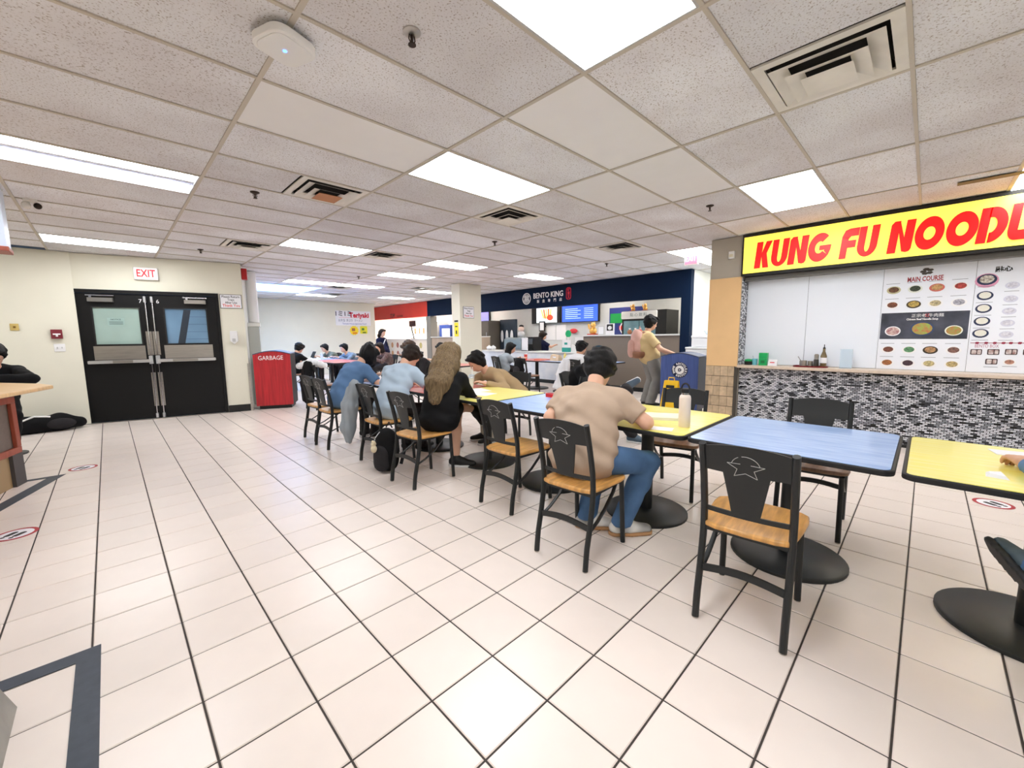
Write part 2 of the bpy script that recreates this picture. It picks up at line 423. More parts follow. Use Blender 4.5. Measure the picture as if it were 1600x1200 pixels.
# ------------------------------------------------------------------ bento shop front
bf = MB(); bf.box(8.9, 9.06, 3.6, 13.65, 2.15, ZT); bf.box(8.9, 9.06, 3.6, 3.8, 0, 2.15)
struct('wall_bento', bf, M_navy)
struct('wall_teahouse', MB().box(8.9, 9.06, 13.65, 18.3, 2.15, ZT), M_red)
struct('trim_5', MB().box(8.9, 9.2, 13.45, 13.75, 0, 2.15), mat('grey_post', (140, 136, 128), .6))
M_taupe = mat('taupe_panel', (128, 116, 104), .6, var=.04, scale=3)
M_ctop = mat('counter_white', (226, 226, 224), .35, var=.04, scale=6)
def counter(name, y0, y1, h, m, label, x0=8.92, x1=9.5):
    t = thing(name, label, 'counter', (8.95, (y0+y1)/2, 0))
    wobj('body', MB().box(x0, x1, y0, y1, 0, h-.035), m, t, smooth=False)
    wobj('counter_top', MB().box(x0-.05, x1+.02, y0, y1, h-.034, h), M_ctop, t, bevel=.004)
    wobj('kick_plate', MB().box(x0-.012, x0, y0, y1, 0, .1), M_base, t, smooth=False)
    return t
counter('high_counter', 3.802, 6.36, 1.36, M_taupe, 'tall taupe pickup counter with white top under the dark blue fascia')
counter('low_counter', 6.362, 10.7, .9, mat('marble_panel', (204, 212, 224), .35, rgb2=(232, 234, 238), scale=3), 'low white marble ordering counter in front of the menu screens')
counter('side_counter', 10.702, 13.44, 1.36, mat('beige_wood_panel', (178, 160, 142), .55, var=.1, scale=5, stretch=(1, 1, .1)), 'tall beige wood panelled counter beside the grey post')
counter('tea_counter', 13.76, 18.2, 1.28, mat('lit_counter', (246, 236, 222), .4), 'cream front counter covered with small pictures under the red fascia')

# ------------------------------------------------------------------ ceiling
SK = (1.919, 4.357, 11.74, 13.57)
sl = MB()
for a in ((-4.6, 13.2, -5.1, SK[2]-.05), (-4.6, 13.2, SK[3]+.05, 18.6), (-4.6, SK[0]-.05, SK[2]-.05, SK[3]+.05), (SK[1]+.05, 13.2, SK[2]-.05, SK[3]+.05)): sl.box(a[0], a[1], a[2], a[3], 2.80, 2.9)
ceil = struct('ceiling', sl, mat('plenum', (120, 116, 110), .9))
CX, CY = .70, 1.990
TX, TY = 1.2192, .6096
lights = {}      # (i,j) cells taken by lamps, (i,j,half) by vents
for i, j, lab in [(0, -2, 'a'), (1, 1, 'b'), (3, -2, 'c'), (-1, 4, 'd'), (1, 7, 'e'), (-1, 10, 'f'), (3, 7, 'g'), (3, 10, 'h'), (2, 14, 'i'), (3, 14, 'j'), (3, 19, 'k'), (5, 7, 'l'), (5, 14, 'm'), (5, 18, 'n'), (5, 1, 'o'),
                  (-3, -2, 'r'), (-3, 4, 'r'), (-1, -5, 'r'), (1, -8, 'r'), (3, -8, 'r'), (-3, -8, 'r'), (-3, 10, 'r'), (4, -5, 'r'), (7, 7, 'q'), (7, 3, 'q'), (7, 11, 'q'), (7, 16, 'q'), (7, 20, 't'), (7, 23, 't'), (6, 1, 'r'), (8, 1, 'r')]:
    lights[(i, j)] = lab
vents = {(1, -3, 1): 0, (0, 3, 1): 1, (2, 2, 0): 2, (0, 8, 1): 3, (2, 7, 0): 4, (4, 2, 0): 5, (3, 15, 0): 6, (4, 13, 1): 7, (3, 18, 1): 8}
def in_room(x, y):
    if x < -4.5 or x > 12.9 or y < -4.9 or y > 18.3: return False
    if SK[0] < x < SK[1] and SK[2] < y < SK[3]: return False
    p = Vector((x, y, 0))-A_
    if y > 9.5 and (x < -.4): return False
    s = p.dot(DW); n = p.dot(NW)
    if n < -.35 and s < 2.1: return False
    if x < 3.5 and y > 16.1: return False
    return True
def box_mesh(n, w, d, z0, z1, m):
    me = MB().box(0, w, 0, d, z0, z1).mesh(n, False); me.materials.append(m); return me
gap = .010
T4 = box_mesh('ceiling_tile', TX-2*gap, TY-2*gap, 2.730, 2.745, M_ctile)
T4s = box_mesh('ceiling_tile', TX-2*gap, TY-2*gap, 2.730, 2.745, M_ctile2)
T2 = box_mesh('ceiling_tile', TX/2-2*gap, TY-2*gap, 2.730, 2.745, M_ctile)
ct = []
for i in range(-5, 11):
    for j in range(-12, 28):
        x0, y0 = CX+i*TX, CY+j*TY
        if not in_room(x0+TX/2, y0+TY/2): continue
        if (i, j) in lights: continue
        hv = [h for h in (0, 1) if (i, j, h) in vents]
        v = vis((x0+TX/2, y0+TY/2, CEIL), 250)
        if hv:
            ct.append((not v, (x0+TX/2)**2+(y0)**2, T2, x0+gap+(0 if hv[0] else TX/2), y0+gap))
        else:
            ct.append((not v, (x0+TX/2)**2+(y0)**2, T4s if (i, j) in ((1, -1), (0, 1), (2, -1), (2, 0)) else T4, x0+gap, y0+gap))
ct.sort(key=lambda a: (a[0], a[1]))
rest = MB()
for k, (nv, d, me, x, y) in enumerate(ct):
    if k < 290 and not nv:
        o = bpy.data.objects.new('ceiling_tile', me); COL.objects.link(o); o.parent = ceil; o.location = (x, y, 0)
    else:
        w = max(q.co.x for q in me.vertices); rest.box(x, x+w, y, y+TY-2*gap, 2.730, 2.745)
o = obj('ceiling_tiles', rest, M_ctile, ceil, smooth=False); o['kind'] = 'stuff'
bar = 0.012
for i in range(-4, 11):
    x = CX+i*TX; y0, y1 = -4.85, 18.3
    if x < -.4: y1 = 9.5
    elif x < 1.86: y1 = 9.5-.26*(x+.38)
    elif x < 3.6: y1 = 8.94+(x-1.86)*3.87
    elif x < 7.8: y1 = 15.9
    segs = [(y0, y1)]
    if SK[0] < x < SK[1]: segs = [(y0, SK[2]), (SK[3], y1)]
    for a, b in segs:
        if b > a: obj('ceiling_bar', MB().box(x-bar, x+bar, a, b, 2.722, 2.7295), M_tbar, ceil, smooth=False)
for j in range(-11, 27):
    y = CY+j*TY; x0, x1 = -4.45, 12.8
    if y > 9.47: x0 = 1.86+(y-8.94)/3.87
    elif y > 8.94: x0 = -.38+(9.5-y)/.26
    if y > 15.9: x0 = 7.85
    segs = [(x0, x1)]
    if SK[2]+.1 < y < SK[3]-.1: segs = [(SK[1], x1)]
    for a, b in segs: obj('ceiling_bar', MB().box(a, b, y-bar*.8, y+bar*.8, 2.7225, 2.7294), M_tbar, ceil, smooth=False)
# skylight
sk = MB(); a, b, c, d = SK
for w in ((a-.05, a, c, d), (b, b+.05, c, d), (a-.05, b+.05, c-.05, c), (a-.05, b+.05, d, d+.05)): sk.box(w[0], w[1], w[2], w[3], 2.73, 3.5)
so = struct('window_1', sk, M_white)
obj('mullion', MB().box((a+b)/2-.03, (a+b)/2+.03, c, d, 3.40, 3.46), M_white, so, smooth=False)
obj('pane', MB().box(a, b, c, d, 3.46, 3.47), mat('skylight_pane', (130, 185, 255), .4, emit=14), so, smooth=False)

def make_light(i, j, lab):
    x0, y0 = CX+i*TX+gap, CY+j*TY+gap; w, d = TX-2*gap, TY-2*gap
    names = {'a': 'large bright ceiling light panel over the nearest aisle', 'b': 'bright rectangular ceiling light panel beside a dirty square vent', 'c': 'bright ceiling light panel close to the yellow lit sign',
             'd': 'open ceiling light with bare tubes beside the wifi box row', 'f': 'narrow ceiling light panel directly in front of the double doors', 'e': 'ceiling light panel between two ceiling vents',
             'g': 'ceiling light panel over the aisle in front of the cream pillar', 'h': 'ceiling light panel beside the narrow side of the cream pillar', 'i': 'outer half of the double length ceiling light by the skylight', 'j': 'inner half of the double length ceiling light by the skylight', 'k': 'ceiling light panel closest to the back wall past the skylight',
             'l': 'ceiling light panel in front of the BENTO KING lettering', 'm': 'ceiling light panel behind the cream pillar', 'n': 'ceiling light panel in front of the red fascia', 'o': 'ceiling light panel at the corridor mouth above the blue bin'}
    if lab == 'q': l, gname = 'ceiling light panel above the shop kitchens', 'kitchen ceiling lights'
    elif lab == 't': l, gname = 'very bright ceiling light panel above the tea shop counter', 'kitchen ceiling lights'
    elif lab in names: l, gname = names[lab], 'ceiling light panels'
    elif lab == 'r': l, gname = 'ceiling light panel in the rest of the dining hall', 'ceiling light panels'
    else: l, gname = 'ceiling light panel over the far dining tables', 'ceiling light panels'
    t = thing('ceiling_light', l, 'ceiling light', (x0, y0, 2.722), 0, gname)
    f = MB()
    for q in ((0, w, 0, .012), (0, w, d-.012, d), (0, .012, .012, d-.012), (w-.012, w, .012, d-.012)): f.box(q[0], q[1], q[2], q[3], .001, .06)
    obj('frame', f, M_lamp_frame, t, smooth=False)
    if lab == 'd':
        obj('reflector', MB().box(.012, w-.012, .012, d-.012, .05, .06), M_white, t, smooth=False)
        for yy in (.16, d-.16): obj('tube', MB().cyl((.03, yy, .035), (w-.03, yy, .035), .018, n=10), mat('lit_tube', (240, 245, 255), .5, emit=LAMP*4), t)
        obj('spine', MB().box(.012, w-.012, d/2-.05, d/2+.05, .02, .05), M_white, t, smooth=False)
        obj('louver', MB().box(.012, w-.012, d/2-.004, d/2+.004, .001, .02), mat('louver', (120, 120, 130), .4), t, smooth=False)
    else:
        obj('diffuser', MB().box(.012, w-.012, .012, d-.012, .004, .012), mat('lit_diffuser_tea', (255, 240, 220), .5, emit=LAMP*3) if lab == 't' else M_diff if lab != 'q' else mat('lit_diffuser_shop', (255, 246, 232), .5, emit=LAMP*1.1), t, smooth=False)
for (i, j), lab in lights.items(): make_light(i, j, lab)

M_vent = mat('vent_metal', (232, 228, 220), .5, var=.1, scale=5)
M_ventd = mat('vent_dark', (30, 28, 26), .9)
def make_vent(i, j, h, k):
    x0, y0 = CX+i*TX+h*TX/2+gap, CY+j*TY+gap; w = TY-2*gap
    labs = ['large square ceiling vent with grimy white louvers above the near tables', 'square ceiling vent with an orange stained plate in the middle', 'square ceiling vent touching the corner of a light panel', 'dark square ceiling vent near the double doors',
            'square ceiling vent touching the end of a light panel on the way to the pillar', 'lone square ceiling vent in front of the dark blue fascia', 'square ceiling vent beside the double length light', 'square ceiling vent near the cream pillar', 'square ceiling vent closest to the back wall']
    t = thing('ceiling_vent', labs[k], 'vent', (x0+w/2, y0+w/2, 2.722), 0, 'ceiling vents')
    o = w/2
    fr = MB().strip([(-o, -o), (o, -o), (o, o), (-o, o)], [(-o+.05, -o+.05), (o-.05, -o+.05), (o-.05, o-.05), (-o+.05, o-.05)], Matrix.Translation((0, 0, .002)), .012, closed=True)
    obj('frame', fr, M_vent, t, smooth=False)
    obj('throat', MB().box(-o+.05, o-.05, -o+.05, o-.05, .055, .06), M_ventd, t, smooth=False)
    for a, z in ((.232, -.006), (.168, -.028)):      # nested square cones
        v = []
        for q, zz in ((a, z-.006), (a-.075, z+.018)):
            v += [(-q, -q, zz), (q, -q, zz), (q, q, zz), (-q, q, zz)]
        f = [(n, (n+1) % 4, 4+(n+1) % 4, 4+n) for n in range(4)]
        obj('louver', MB().add(v, f), M_vent, t, smooth=False)
    q = .108
    obj('centre_plate', MB().add([(-q, -q, -.046), (q, -q, -.046), (q, q, -.046), (-q, q, -.046), (-q*.7, -q*.7, -.03), (q*.7, -q*.7, -.03), (q*.7, q*.7, -.03), (-q*.7, q*.7, -.03)], [(0, 1, 2, 3), (4, 5, 6, 7), (0, 1, 5, 4), (1, 2, 6, 5), (2, 3, 7, 6), (3, 0, 4, 7)]), mat('vent_stain', (186, 124, 78), .6) if k == 1 else M_vent, t, smooth=False)
for (i, j, h), k in vents.items(): make_vent(i, j, h, k)
# sprinklers
M_brass = mat('dark_sprinkler', (60, 50, 44), .4, .8)
for k, (x, y) in enumerate([(1.11, 1.75), (1.12, 4.57), (1.15, 7.96), (4.17, 4.56), (4.77, 1.76), (4.17, 9.13), (7.03, 4.48)]):
    t = thing('sprinkler', 'steel sprinkler head with a wide round plate, beside the wifi box' if k == 0 else 'small dark ceiling sprinkler head', 'sprinkler', (x, y, 2.73), 0, None if k == 0 else 'dark sprinkler heads')
    obj('escutcheon', MB().lathe([(.04, 0), (.04, -.006), (.022, -.016), (.012, -.016)], n=18), M_steel if k == 0 else M_brass, t)
    obj('stem', MB().cyl((0, 0, -.016), (0, 0, -.05), .008, .006, n=8).tube([(.012, 0, -.016), (.016, 0, -.035), (.003, 0, -.055)], .003, 6).tube([(-.012, 0, -.016), (-.016, 0, -.035), (-.003, 0, -.055)], .003, 6), M_brass, t)
    obj('deflector', MB().lathe([(.004, -.05), (.018, -.054), (.018, -.058), (.004, -.058)], n=14), M_brass, t)
t = thing('sprinkler', 'pale emergency lamp fitting with two heads on the ceiling near the wooden counter', 'ceiling fitting', (-.41, 6.26, 2.73))
obj('base_plate', MB().lathe([(.05, 0), (.05, -.02), (.02, -.03)], n=16), M_vent, t)
obj('lamp_head', MB().ell((-.03, 0, -.06), (.035, .035, .035)), M_vent, t); obj('lamp_head', MB().ell((.045, 0, -.055), (.03, .03, .03)), M_brass, t)
# wifi access point
P = (.70, 2.17)
t = thing('wifi_access_point', 'white rounded wifi access point with a blue light hanging under the ceiling', 'access point', (P[0], P[1], 2.722), .35)
obj('housing', MB().prism(rrect(.22, .21, .06, 6), Matrix.Translation((0, 0, -.055)), .035).prism(rrect(.19, .18, .05, 6), Matrix.Translation((0, 0, -.06)), .006), M_white, t, bevel=.006)
obj('bracket', MB().box(-.03, .03, -.03, .03, -.02, 0), M_lamp_frame, t, smooth=False)
obj('status_light', MB().lathe([(.008, -.0625), (.008, -.0595)], n=12), mat('blue_led', (60, 110, 255), .4, emit=9), t)
obj('cable', MB().tube([(.06, .09, -.03), (.09, .13, -.02), (.1, .15, .004)], .004, 6), M_blackl, t)
t = tag(obj('ceiling_slot', MB().box(5.76, 5.86, -1.4, -.09, 2.716, 2.7215), mat('slot_dark', (110, 98, 70), .6), smooth=False), 'long narrow air slot in the ceiling before the yellow sign', 'vent')
# ------------------------------------------------------------------ double doors and what hangs on the door wall
M_glass = mat('door_glass', (120, 150, 156), .08, var=.25, scale=2, spec=.6)
df = MB(); df.box(-.012, .035, 0, 2.17, -.14, .02, M=FDm); df.box(1.9, 1.94, 0, 2.17, -.14, .02, M=FDm); df.box(.035, 1.9, 2.115, 2.17, -.14, .02, M=FDm); df.box(.957, .975, .012, 2.115, -.06, -.02, M=FDm)
fr = struct('trim_6', df, M_black)
M_pane1 = mat('pane_green', (158, 182, 174), .06, var=.18, scale=1.5, coat=.5)
M_pane2 = mat('pane_blue', (112, 146, 176), .06, var=.3, scale=1.2, coat=.5)
def door_leaf(n, s0, s1, gs0, gs1, hinge_left):
    d = struct('door_%d' % n, MB().box(s0, gs0, .015, 2.11, -.06, -.012, M=FDm).box(gs1, s1, .015, 2.11, -.06, -.012, M=FDm).box(gs0, gs1, .015, 1.29, -.06, -.012, M=FDm).box(gs0, gs1, 1.89, 2.11, -.06, -.012, M=FDm), M_black)
    p = obj('pane', MB().box(gs0, gs1, 1.29, 1.89, -.045, -.03, M=FDm), M_pane1 if n == 1 else M_pane2, d, smooth=False)
    gb = MB()
    for a in ((gs0-.012, gs1+.012, 1.278, 1.292), (gs0-.012, gs1+.012, 1.888, 1.902), (gs0-.012, gs0+.004, 1.292, 1.888), (gs1-.004, gs1+.012, 1.292, 1.888)): gb.box(a[0], a[1], a[2], a[3], -.02, -.004, M=FDm)
    obj('glazing_bead', gb, M_blackl, d, smooth=False)
    a, b = (.22, .86) if n == 1 else (1.11, 1.79)
    obj('push_plate', MB().box(a, b, 1.035, 1.262, -.0118, -.009, M=FDm), M_steel, d, smooth=False)
    a, b = (.15, .92) if n == 1 else (1.02, 1.82)
    bar = MB(); bar.prism(rrect(b-a, .05, .01, 3, (a+b)/2, 1.003), FDm @ Matrix.Translation((0, 0, .02)), .045)
    bar.box(a, a+.03, .985, 1.02, -.012, .02, M=FDm); bar.box(b-.03, b, .985, 1.02, -.012, .02, M=FDm)
    pb = obj('panic_bar', bar, mat('bar_alu', (214, 214, 214), .3, .7), d, smooth=False)
    m = a+(.55 if n == 1 else .2)
    obj('bar_sleeve', MB().box(min(m, a+.3), max(m, a+.55), .982, 1.024, .0655, .068, M=FDm), M_steel, pb, smooth=False)
    s = .925 if n == 1 else 1.015
    r = MB(); L = lambda x, y, z: FDm @ Vector((x, y, z))
    r.cyl(L(s, .06, .02), L(s, 2.03, .02), .009, n=8)
    obj('rod', r, M_chrome, d)
    c = MB()
    for y0, y1, w in ((.02, .1, .018), (1.98, 2.08, .018), (.95, 1.09, .03)): c.prism(rrect(w*1.7, y1-y0, .008, 3, s, (y0+y1)/2), FDm @ Matrix.Translation((0, 0, -.01)), .05)
    obj('rod_latch', c, mat('latch_grey', (196, 198, 200), .35, .5), d, smooth=False)
    obj('rod_guard', MB().box(s-.04, s+.04, 1.1, 1.5, -.0118, -.006, M=FDm).box(s-.03, s+.03, .22, .8, -.0118, -.008, M=FDm), M_steel, d, smooth=False)
    a = .23 if n == 1 else 1.45
    cl = obj('door_closer', MB().box(a, a+.3, 1.975, 2.04, -.0118, .045, M=FDm), M_steel if n == 2 else mat('closer_dark', (140, 138, 134), .35, .6), d, smooth=False)
    obj('closer_arm', MB().box(a-.02, a+.32, 2.068, 2.086, .0, .03, M=FDm).box(a+.02, a+.05, 2.04, 2.07, .0, .03, M=FDm), M_chrome, cl, smooth=False)
    text('door_number', '7' if n == 1 else '6', FDm @ Matrix.Translation((.86 if n == 1 else 1.085, 2.0, -.0115)), .09, M_whitel, d)
    if n == 1:
        obj('notice', MB().box(.42, .63, 1.6, 1.72, -.0299, -.0285, M=FDm), mat('notice_grey', (150, 178, 172), .6), d, smooth=False)
        text('notice_text', 'NOTICE', FDm @ Matrix.Translation((.525, 1.695, -.028)), .035, M_blackl, d)
        for q in range(3): obj('notice_line', MB().box(.44, .61, 1.655-.02*q, 1.66-.02*q, -.0284, -.0278, M=FDm), M_blackl, d, smooth=False)
    else:
        # stair flank and treads seen through the right pane
        obj('glass_mark', MB().prism([(1.30, 1.29), (1.40, 1.29), (1.52, 1.87), (1.42, 1.87)], FDm @ Matrix.Translation((0, 0, -.0299)), .001), mat('stair_dark', (38, 48, 60), .4), d, smooth=False)
        for q in range(4): obj('glass_line', MB().box(1.42+.02*q, 1.74, 1.36+.13*q, 1.366+.13*q, -.0299, -.029, M=FDm), mat('stair_line', (60, 90, 120), .4), d, smooth=False)
door_leaf(1, .04, .955, .26, .83, True)
door_leaf(2, .977, 1.895, 1.16, 1.74, False)
def on_door_wall(name, label, cat, s, z):
    return thing(name, label, cat, A_+DW*s+Vector((0, 0, z)))
t = on_door_wall('exit_sign', 'white box EXIT sign with red letters above the black double doors', 'exit sign', .98, 2.35)
wobj('housing', MB().box(.83, 1.14, 2.35, 2.55, .001, .05, M=FDm), M_white, t, bevel=.006)
wobj('lit_face', MB().box(.845, 1.125, 2.365, 2.535, .0505, .053, M=FDm), mat('exit_face', (255, 214, 208), .5, emit=.9), t, smooth=False)
text('lettering', 'EXIT', FDm @ Matrix.Translation((.985, 2.45, .0545)), .17, mat('exit_red', (226, 30, 50), .5, emit=.6), t, fit=.24, bold=.004)
def notice(t, F, w, h, sz):
    wobj('board', MB().box(-w/2, w/2, -h/2, h/2, .001, .01, M=F), M_blackl, t, smooth=False)
    wobj('sheet', MB().box(-w/2+.008, w/2-.008, -h/2+.008, h/2-.008, .0101, .012, M=F), M_paper, t, smooth=False)
    for k, (s, m) in enumerate((('Please Return', M_blackl), ('Trays', M_blackl), ('After Use', M_blackl), ('Thank You', M_redletter))):
        text('lettering', s, F @ Matrix.Translation((0, h*(.33-.21*k), .0125)), sz*(1.25 if k == 3 else 1), m, t, fit=w*(.82, .3, .55, .8)[k], bold=.0006)
t = on_door_wall('notice_board', 'framed white tray return notice between the black door frame and the red alarm', 'notice', 2.13, 1.9)
notice(t, FDm @ Matrix.Translation((2.125, 2.035, 0)), .33, .25, .055)
t = on_door_wall('soap_dispenser', 'white wall mounted hand sanitizer dispenser right of the doors', 'dispenser', 2.12, 1.26)
wobj('case', MB().prism([(2.07, 1.5), (2.18, 1.5), (2.185, 1.32), (2.125, 1.26), (2.065, 1.32)], FDm, .09), M_white, t, bevel=.008)
wobj('nozzle', MB().prism(rrect(.05, .06, .01, 3, 2.125, 1.335), FDm @ Matrix.Translation((0, 0, .09)), .012), M_lamp_frame, t, smooth=False)
def wall_box(name, label, cat, s, z, w, h, d, m, extra):
    p = A_+DW*s
    t = thing(name, label, cat, (p.x if s > 0 else -.38+s, 9.47, z))
    x = -.38+s
    wobj('plate', MB().box(x-w/2, x+w/2, 9.468-d, 9.468, z-h/2, z+h/2), m, t, bevel=.004)
    extra(t, x, z, 9.468-d)
def al(t, x, z, y):
    wobj('pull_bar', MB().box(x-.04, x+.04, y-.02, y, z-.012, z+.008).box(x-.012, x+.012, y-.016, y, z-.04, z-.012), M_whitel, t, bevel=.003)
wall_box('fire_alarm_pull', 'dark red fire alarm pull station on the cream wall', 'alarm', -.16, 1.46, .12, .14, .05, mat('alarm_red', (126, 36, 48), .4), al)
def sw(t, x, z, y):
    for k in (-.025, .025): wobj('toggle', MB().box(x+k-.006, x+k+.006, y-.014, y, z-.012, z+.012), M_lamp_frame, t, smooth=False)
wall_box('light_switch', 'white double light switch plate below the fire alarm pull', 'switch', -.15, 1.25, .12, .12, .008, M_white, sw)
def yl(t, x, z, y): wobj('knob', MB().box(x-.012, x+.012, y-.01, y, z-.012, z+.012), mat('brass_knob', (130, 96, 40), .4, .5), t, smooth=False)
wall_box('thermostat_plate', 'yellowed square wall plate high on the cream wall', 'wall plate', -.57, 1.565, .085, .1, .012, mat('yellow_plate', (206, 180, 106), .5), yl)
# things on the return wall: bell, pipe column with panel
p = B_+R_*.12
t = thing('fire_alarm_bell', 'red fire alarm horn on the wall corner near the ceiling', 'alarm', (p.x, p.y, 2.45))
Fb = frame((p.x, p.y, 2.55), R_, (0, 0, 1)) @ Matrix.Scale(-1, 4, (0, 0, 1))
wobj('bell', MB().box(-.06, .06, -.1, .1, -.09, -.001, M=Fb), mat('bell_red', (186, 26, 30), .4), t, bevel=.01)
wobj('strobe', MB().box(-.03, .03, -.04, .0, -.11, -.09, M=Fb), M_white, t, bevel=.004)
t = thing('pipe_cover', 'white boxed pipe cover with a grey panel running down the wall corner', 'pipe cover', B_+R_*.9)
wobj('upper_cover', MB().cyl(B_+R_*.95+DW*.11+Vector((0, 0, 1.69)), B_+R_*.95+DW*.11+Vector((0, 0, 2.715)), .1, n=16), M_white, t)
wobj('lower_panel', MB().box(.75, 1.15, .02, 1.6, .002, .2, M=FS), mat('panel_grey', (190, 192, 184), .5), t, bevel=.006)
wobj('panel_cap', MB().box(.73, 1.17, 1.601, 1.68, .002, .22, M=FS), M_wallw, t, bevel=.004)

# ------------------------------------------------------------------ lit noodle sign
t = thing('shop_sign', 'long yellow lit shop sign reading KUNG FU NOODLE in red letters', 'sign', (6.5, 0, 2.15))
wobj('case', MB().box(6.46, 6.555, -2.2, 1.92, 2.155, 2.718), M_blackl, t, smooth=False)
wobj('lit_face', MB().box(6.448, 6.46, -2.18, 1.895, 2.185, 2.675), mat('sign_yellow', (255, 236, 96), .4, emit=.75), t, smooth=False)
def letter(ch, w):
    """heavy rounded capitals, unit height, width w"""
    s = MB(); I = Matrix.Identity(4); d = .012; k = .37*w if ch in 'UNK' else .3*w
    if ch == 'K':
        s.prism([(0, 0), (.4*w, 0), (.4*w, 1), (0, 1)], I, d); s.prism([(.4*w, .56), (.62*w, 1), (w, 1), (.72*w, .55), (.96*w, 0), (.58*w, 0), (.4*w, .46)], I, d)
    elif ch == 'U':
        A = [(0, 1)]+arc(w/2, .36, w/2, .36, 180, 360, 16)+[(w, 1)]; B = [(k, 1)]+arc(w/2, .36, w/2-k, .2, 180, 360, 16)+[(w-k, 1)]
        s.strip(A, B, I, d)
    elif ch == 'N':
        s.prism([(0, 0), (k, 0), (k, .62), (k*1.02, 1), (.12*w, 1), (0, .9)], I, d)
        s.prism([(k*.98, .98), (.22*w, 1), (.3*w, .8), (.62*w, .03), (.8*w, 0), (.72*w, .3)], I, d*1.1)
        s.prism([(w-k, 1), (w, 1), (w, .1), (.93*w, .02), (.8*w, 0), (.62*w, .05), (w-k, .42)], I, d)
    elif ch == 'O':
        s.strip(arc(w/2, .5, w/2, .5, 0, 360, 36)[:-1], arc(w/2, .5, w*.2, .2, 0, 360, 36)[:-1], I, d, closed=True)
    elif ch == 'G':
        s.strip(arc(w/2, .5, w/2, .5, 48, 325, 26), arc(w/2, .5, w*.2, .21, 60, 320, 26), I, d)
        s.prism([(.5*w, .56), (w, .56), (w*.99, .4), (w*.91, .2), (.72*w, .36), (.74*w, .4), (.5*w, .4)], I, d)
    elif ch == 'F':
        s.prism([(0, 0), (.42*w, 0), (.42*w, .7), (0, .75)], I, d)
        s.prism([(0, .75), (.42*w, .66), (.55*w, .74), (w, .74), (w, 1), (.45*w, 1), (.15*w, .95)], I, d); s.prism([(.42*w, .36), (.9*w, .36), (.9*w, .6), (.42*w, .6)], I, d)
    elif ch == 'D':
        s.strip([(.3*w, 1)]+arc(.42*w, .5, .58*w, .5, 90, -90, 18)+[(.46*w, 0)], [(.3*w, .72)]+arc(.42*w, .5, .22*w, .22, 90, -90, 18)+[(.46*w, .3)], I, d)
        s.prism([(0, 0), (.36*w, 0), (.36*w, 1), (0, 1)], I, d)
    elif ch == 'L':
        s.prism([(0, .3), (.4*w, .3), (.4*w, 1), (0, 1)], I, d); s.prism(arc(.35*w, .3, .35*w, .3, 180, 270, 8)+[(w, 0), (w, .27), (.4*w, .27), (.4*w, .3)], I, d)
    elif ch == 'E':
        s.prism([(0, 0), (.4*w, 0), (.4*w, 1), (0, 1)], I, d)
        for z in (0, .38, .74): s.prism([(.4*w, z), (w, z), (w, z+.25), (.4*w, z+.25)], I, d)
    return s
for ch, y0, y1 in [('K', 1.756, 1.578), ('U', 1.565, 1.382), ('N', 1.369, 1.174), ('G', 1.163, .933), ('F', .836, .684), ('U', .68, .502), ('N', .405, .209), ('O', .196, -.026), ('O', -.041, -.266), ('D', -.268, -.46), ('L', -.469, -.63), ('E', -.66, -.82)]:
    H = .345; F = WX(y0, 2.238, 6.4475) @ Matrix(((H, -.03 if ch not in 'O' else 0, 0, 0), (0, H, 0, 0), (0, 0, 1, 0), (0, 0, 0, 1)))
    F = WX(y0, 2.238, 6.4475) @ Matrix(((H, .03, 0, 0), (0, H, 0, 0), (0, 0, 1, 0), (0, 0, 0, 1)))
    m = letter(ch, (y0-y1)/H)
    m.v = [tuple(F @ Vector(p)) for p in m.v]
    wobj('letter', m, mat('lit_red_letter', (226, 16, 18), .35, emit=.55), t, smooth=False)

# menu boards on the shutter
M_menu = mat('menu_white', (242, 246, 254), .35)
def food(par, y, z, r, plate, c1, c2=None, el=.72):
    F = WX(y, z, 6.7425)
    o = wobj('dish_picture', MB().prism([(r*math.cos(a*.3491), r*el*math.sin(a*.3491)) for a in range(18)], F, .0012), mat('dish_'+'_'.join(map(str, plate)), plate, .5), par, smooth=False)
    s = MB().prism([(r*.74*math.cos(a*.449), r*.74*el*math.sin(a*.449)+r*.06) for a in range(14)], F @ Matrix.Translation((0, 0, .0012)), .0008)
    wobj('food', s, mat('food_'+'_'.join(map(str, c1)), c1, .5, rgb2=c2 or tuple(int(x*.6) for x in c1), scale=60), o, smooth=False)
def cap(par, y, z, w=.09, n=1, m=None):
    b = MB()
    for k in range(n): b.box(6.7415, 6.7425, y-w/2, y+w/2-.02*k, z-.008*k-.002, z-.008*k+.002)
    wobj('caption', b, m or mat('caption_grey', (120, 124, 134), .6), par, smooth=False)
W_, BL, RD = (248, 248, 250), (40, 50, 84), (210, 110, 100)
t = thing('menu_board', 'white menu board headed MAIN COURSE with rows of dish pictures', 'menu board', (6.75, .05, .91))
wobj('panel', MB().box(6.743, 6.757, -.32, .422, .905, 2.12), M_menu, t, smooth=False)
text('title', 'MAIN COURSE', WX(.07, 1.952, 6.7425), .075, mat('menu_red', (168, 52, 60), .5), t, fit=.29, bold=.002)
for k in range(5): wobj('logo_mark', MB().prism([(.03*math.cos(a), .016*math.sin(a)) for a in (0, 1, 2, 3, 4, 5)], WX(.06+.03*math.cos(k*1.3), 2.035+.025*math.sin(k*1.3), 6.7425), .001), mat('logo_ink', (78, 72, 66), .6), t, smooth=False)
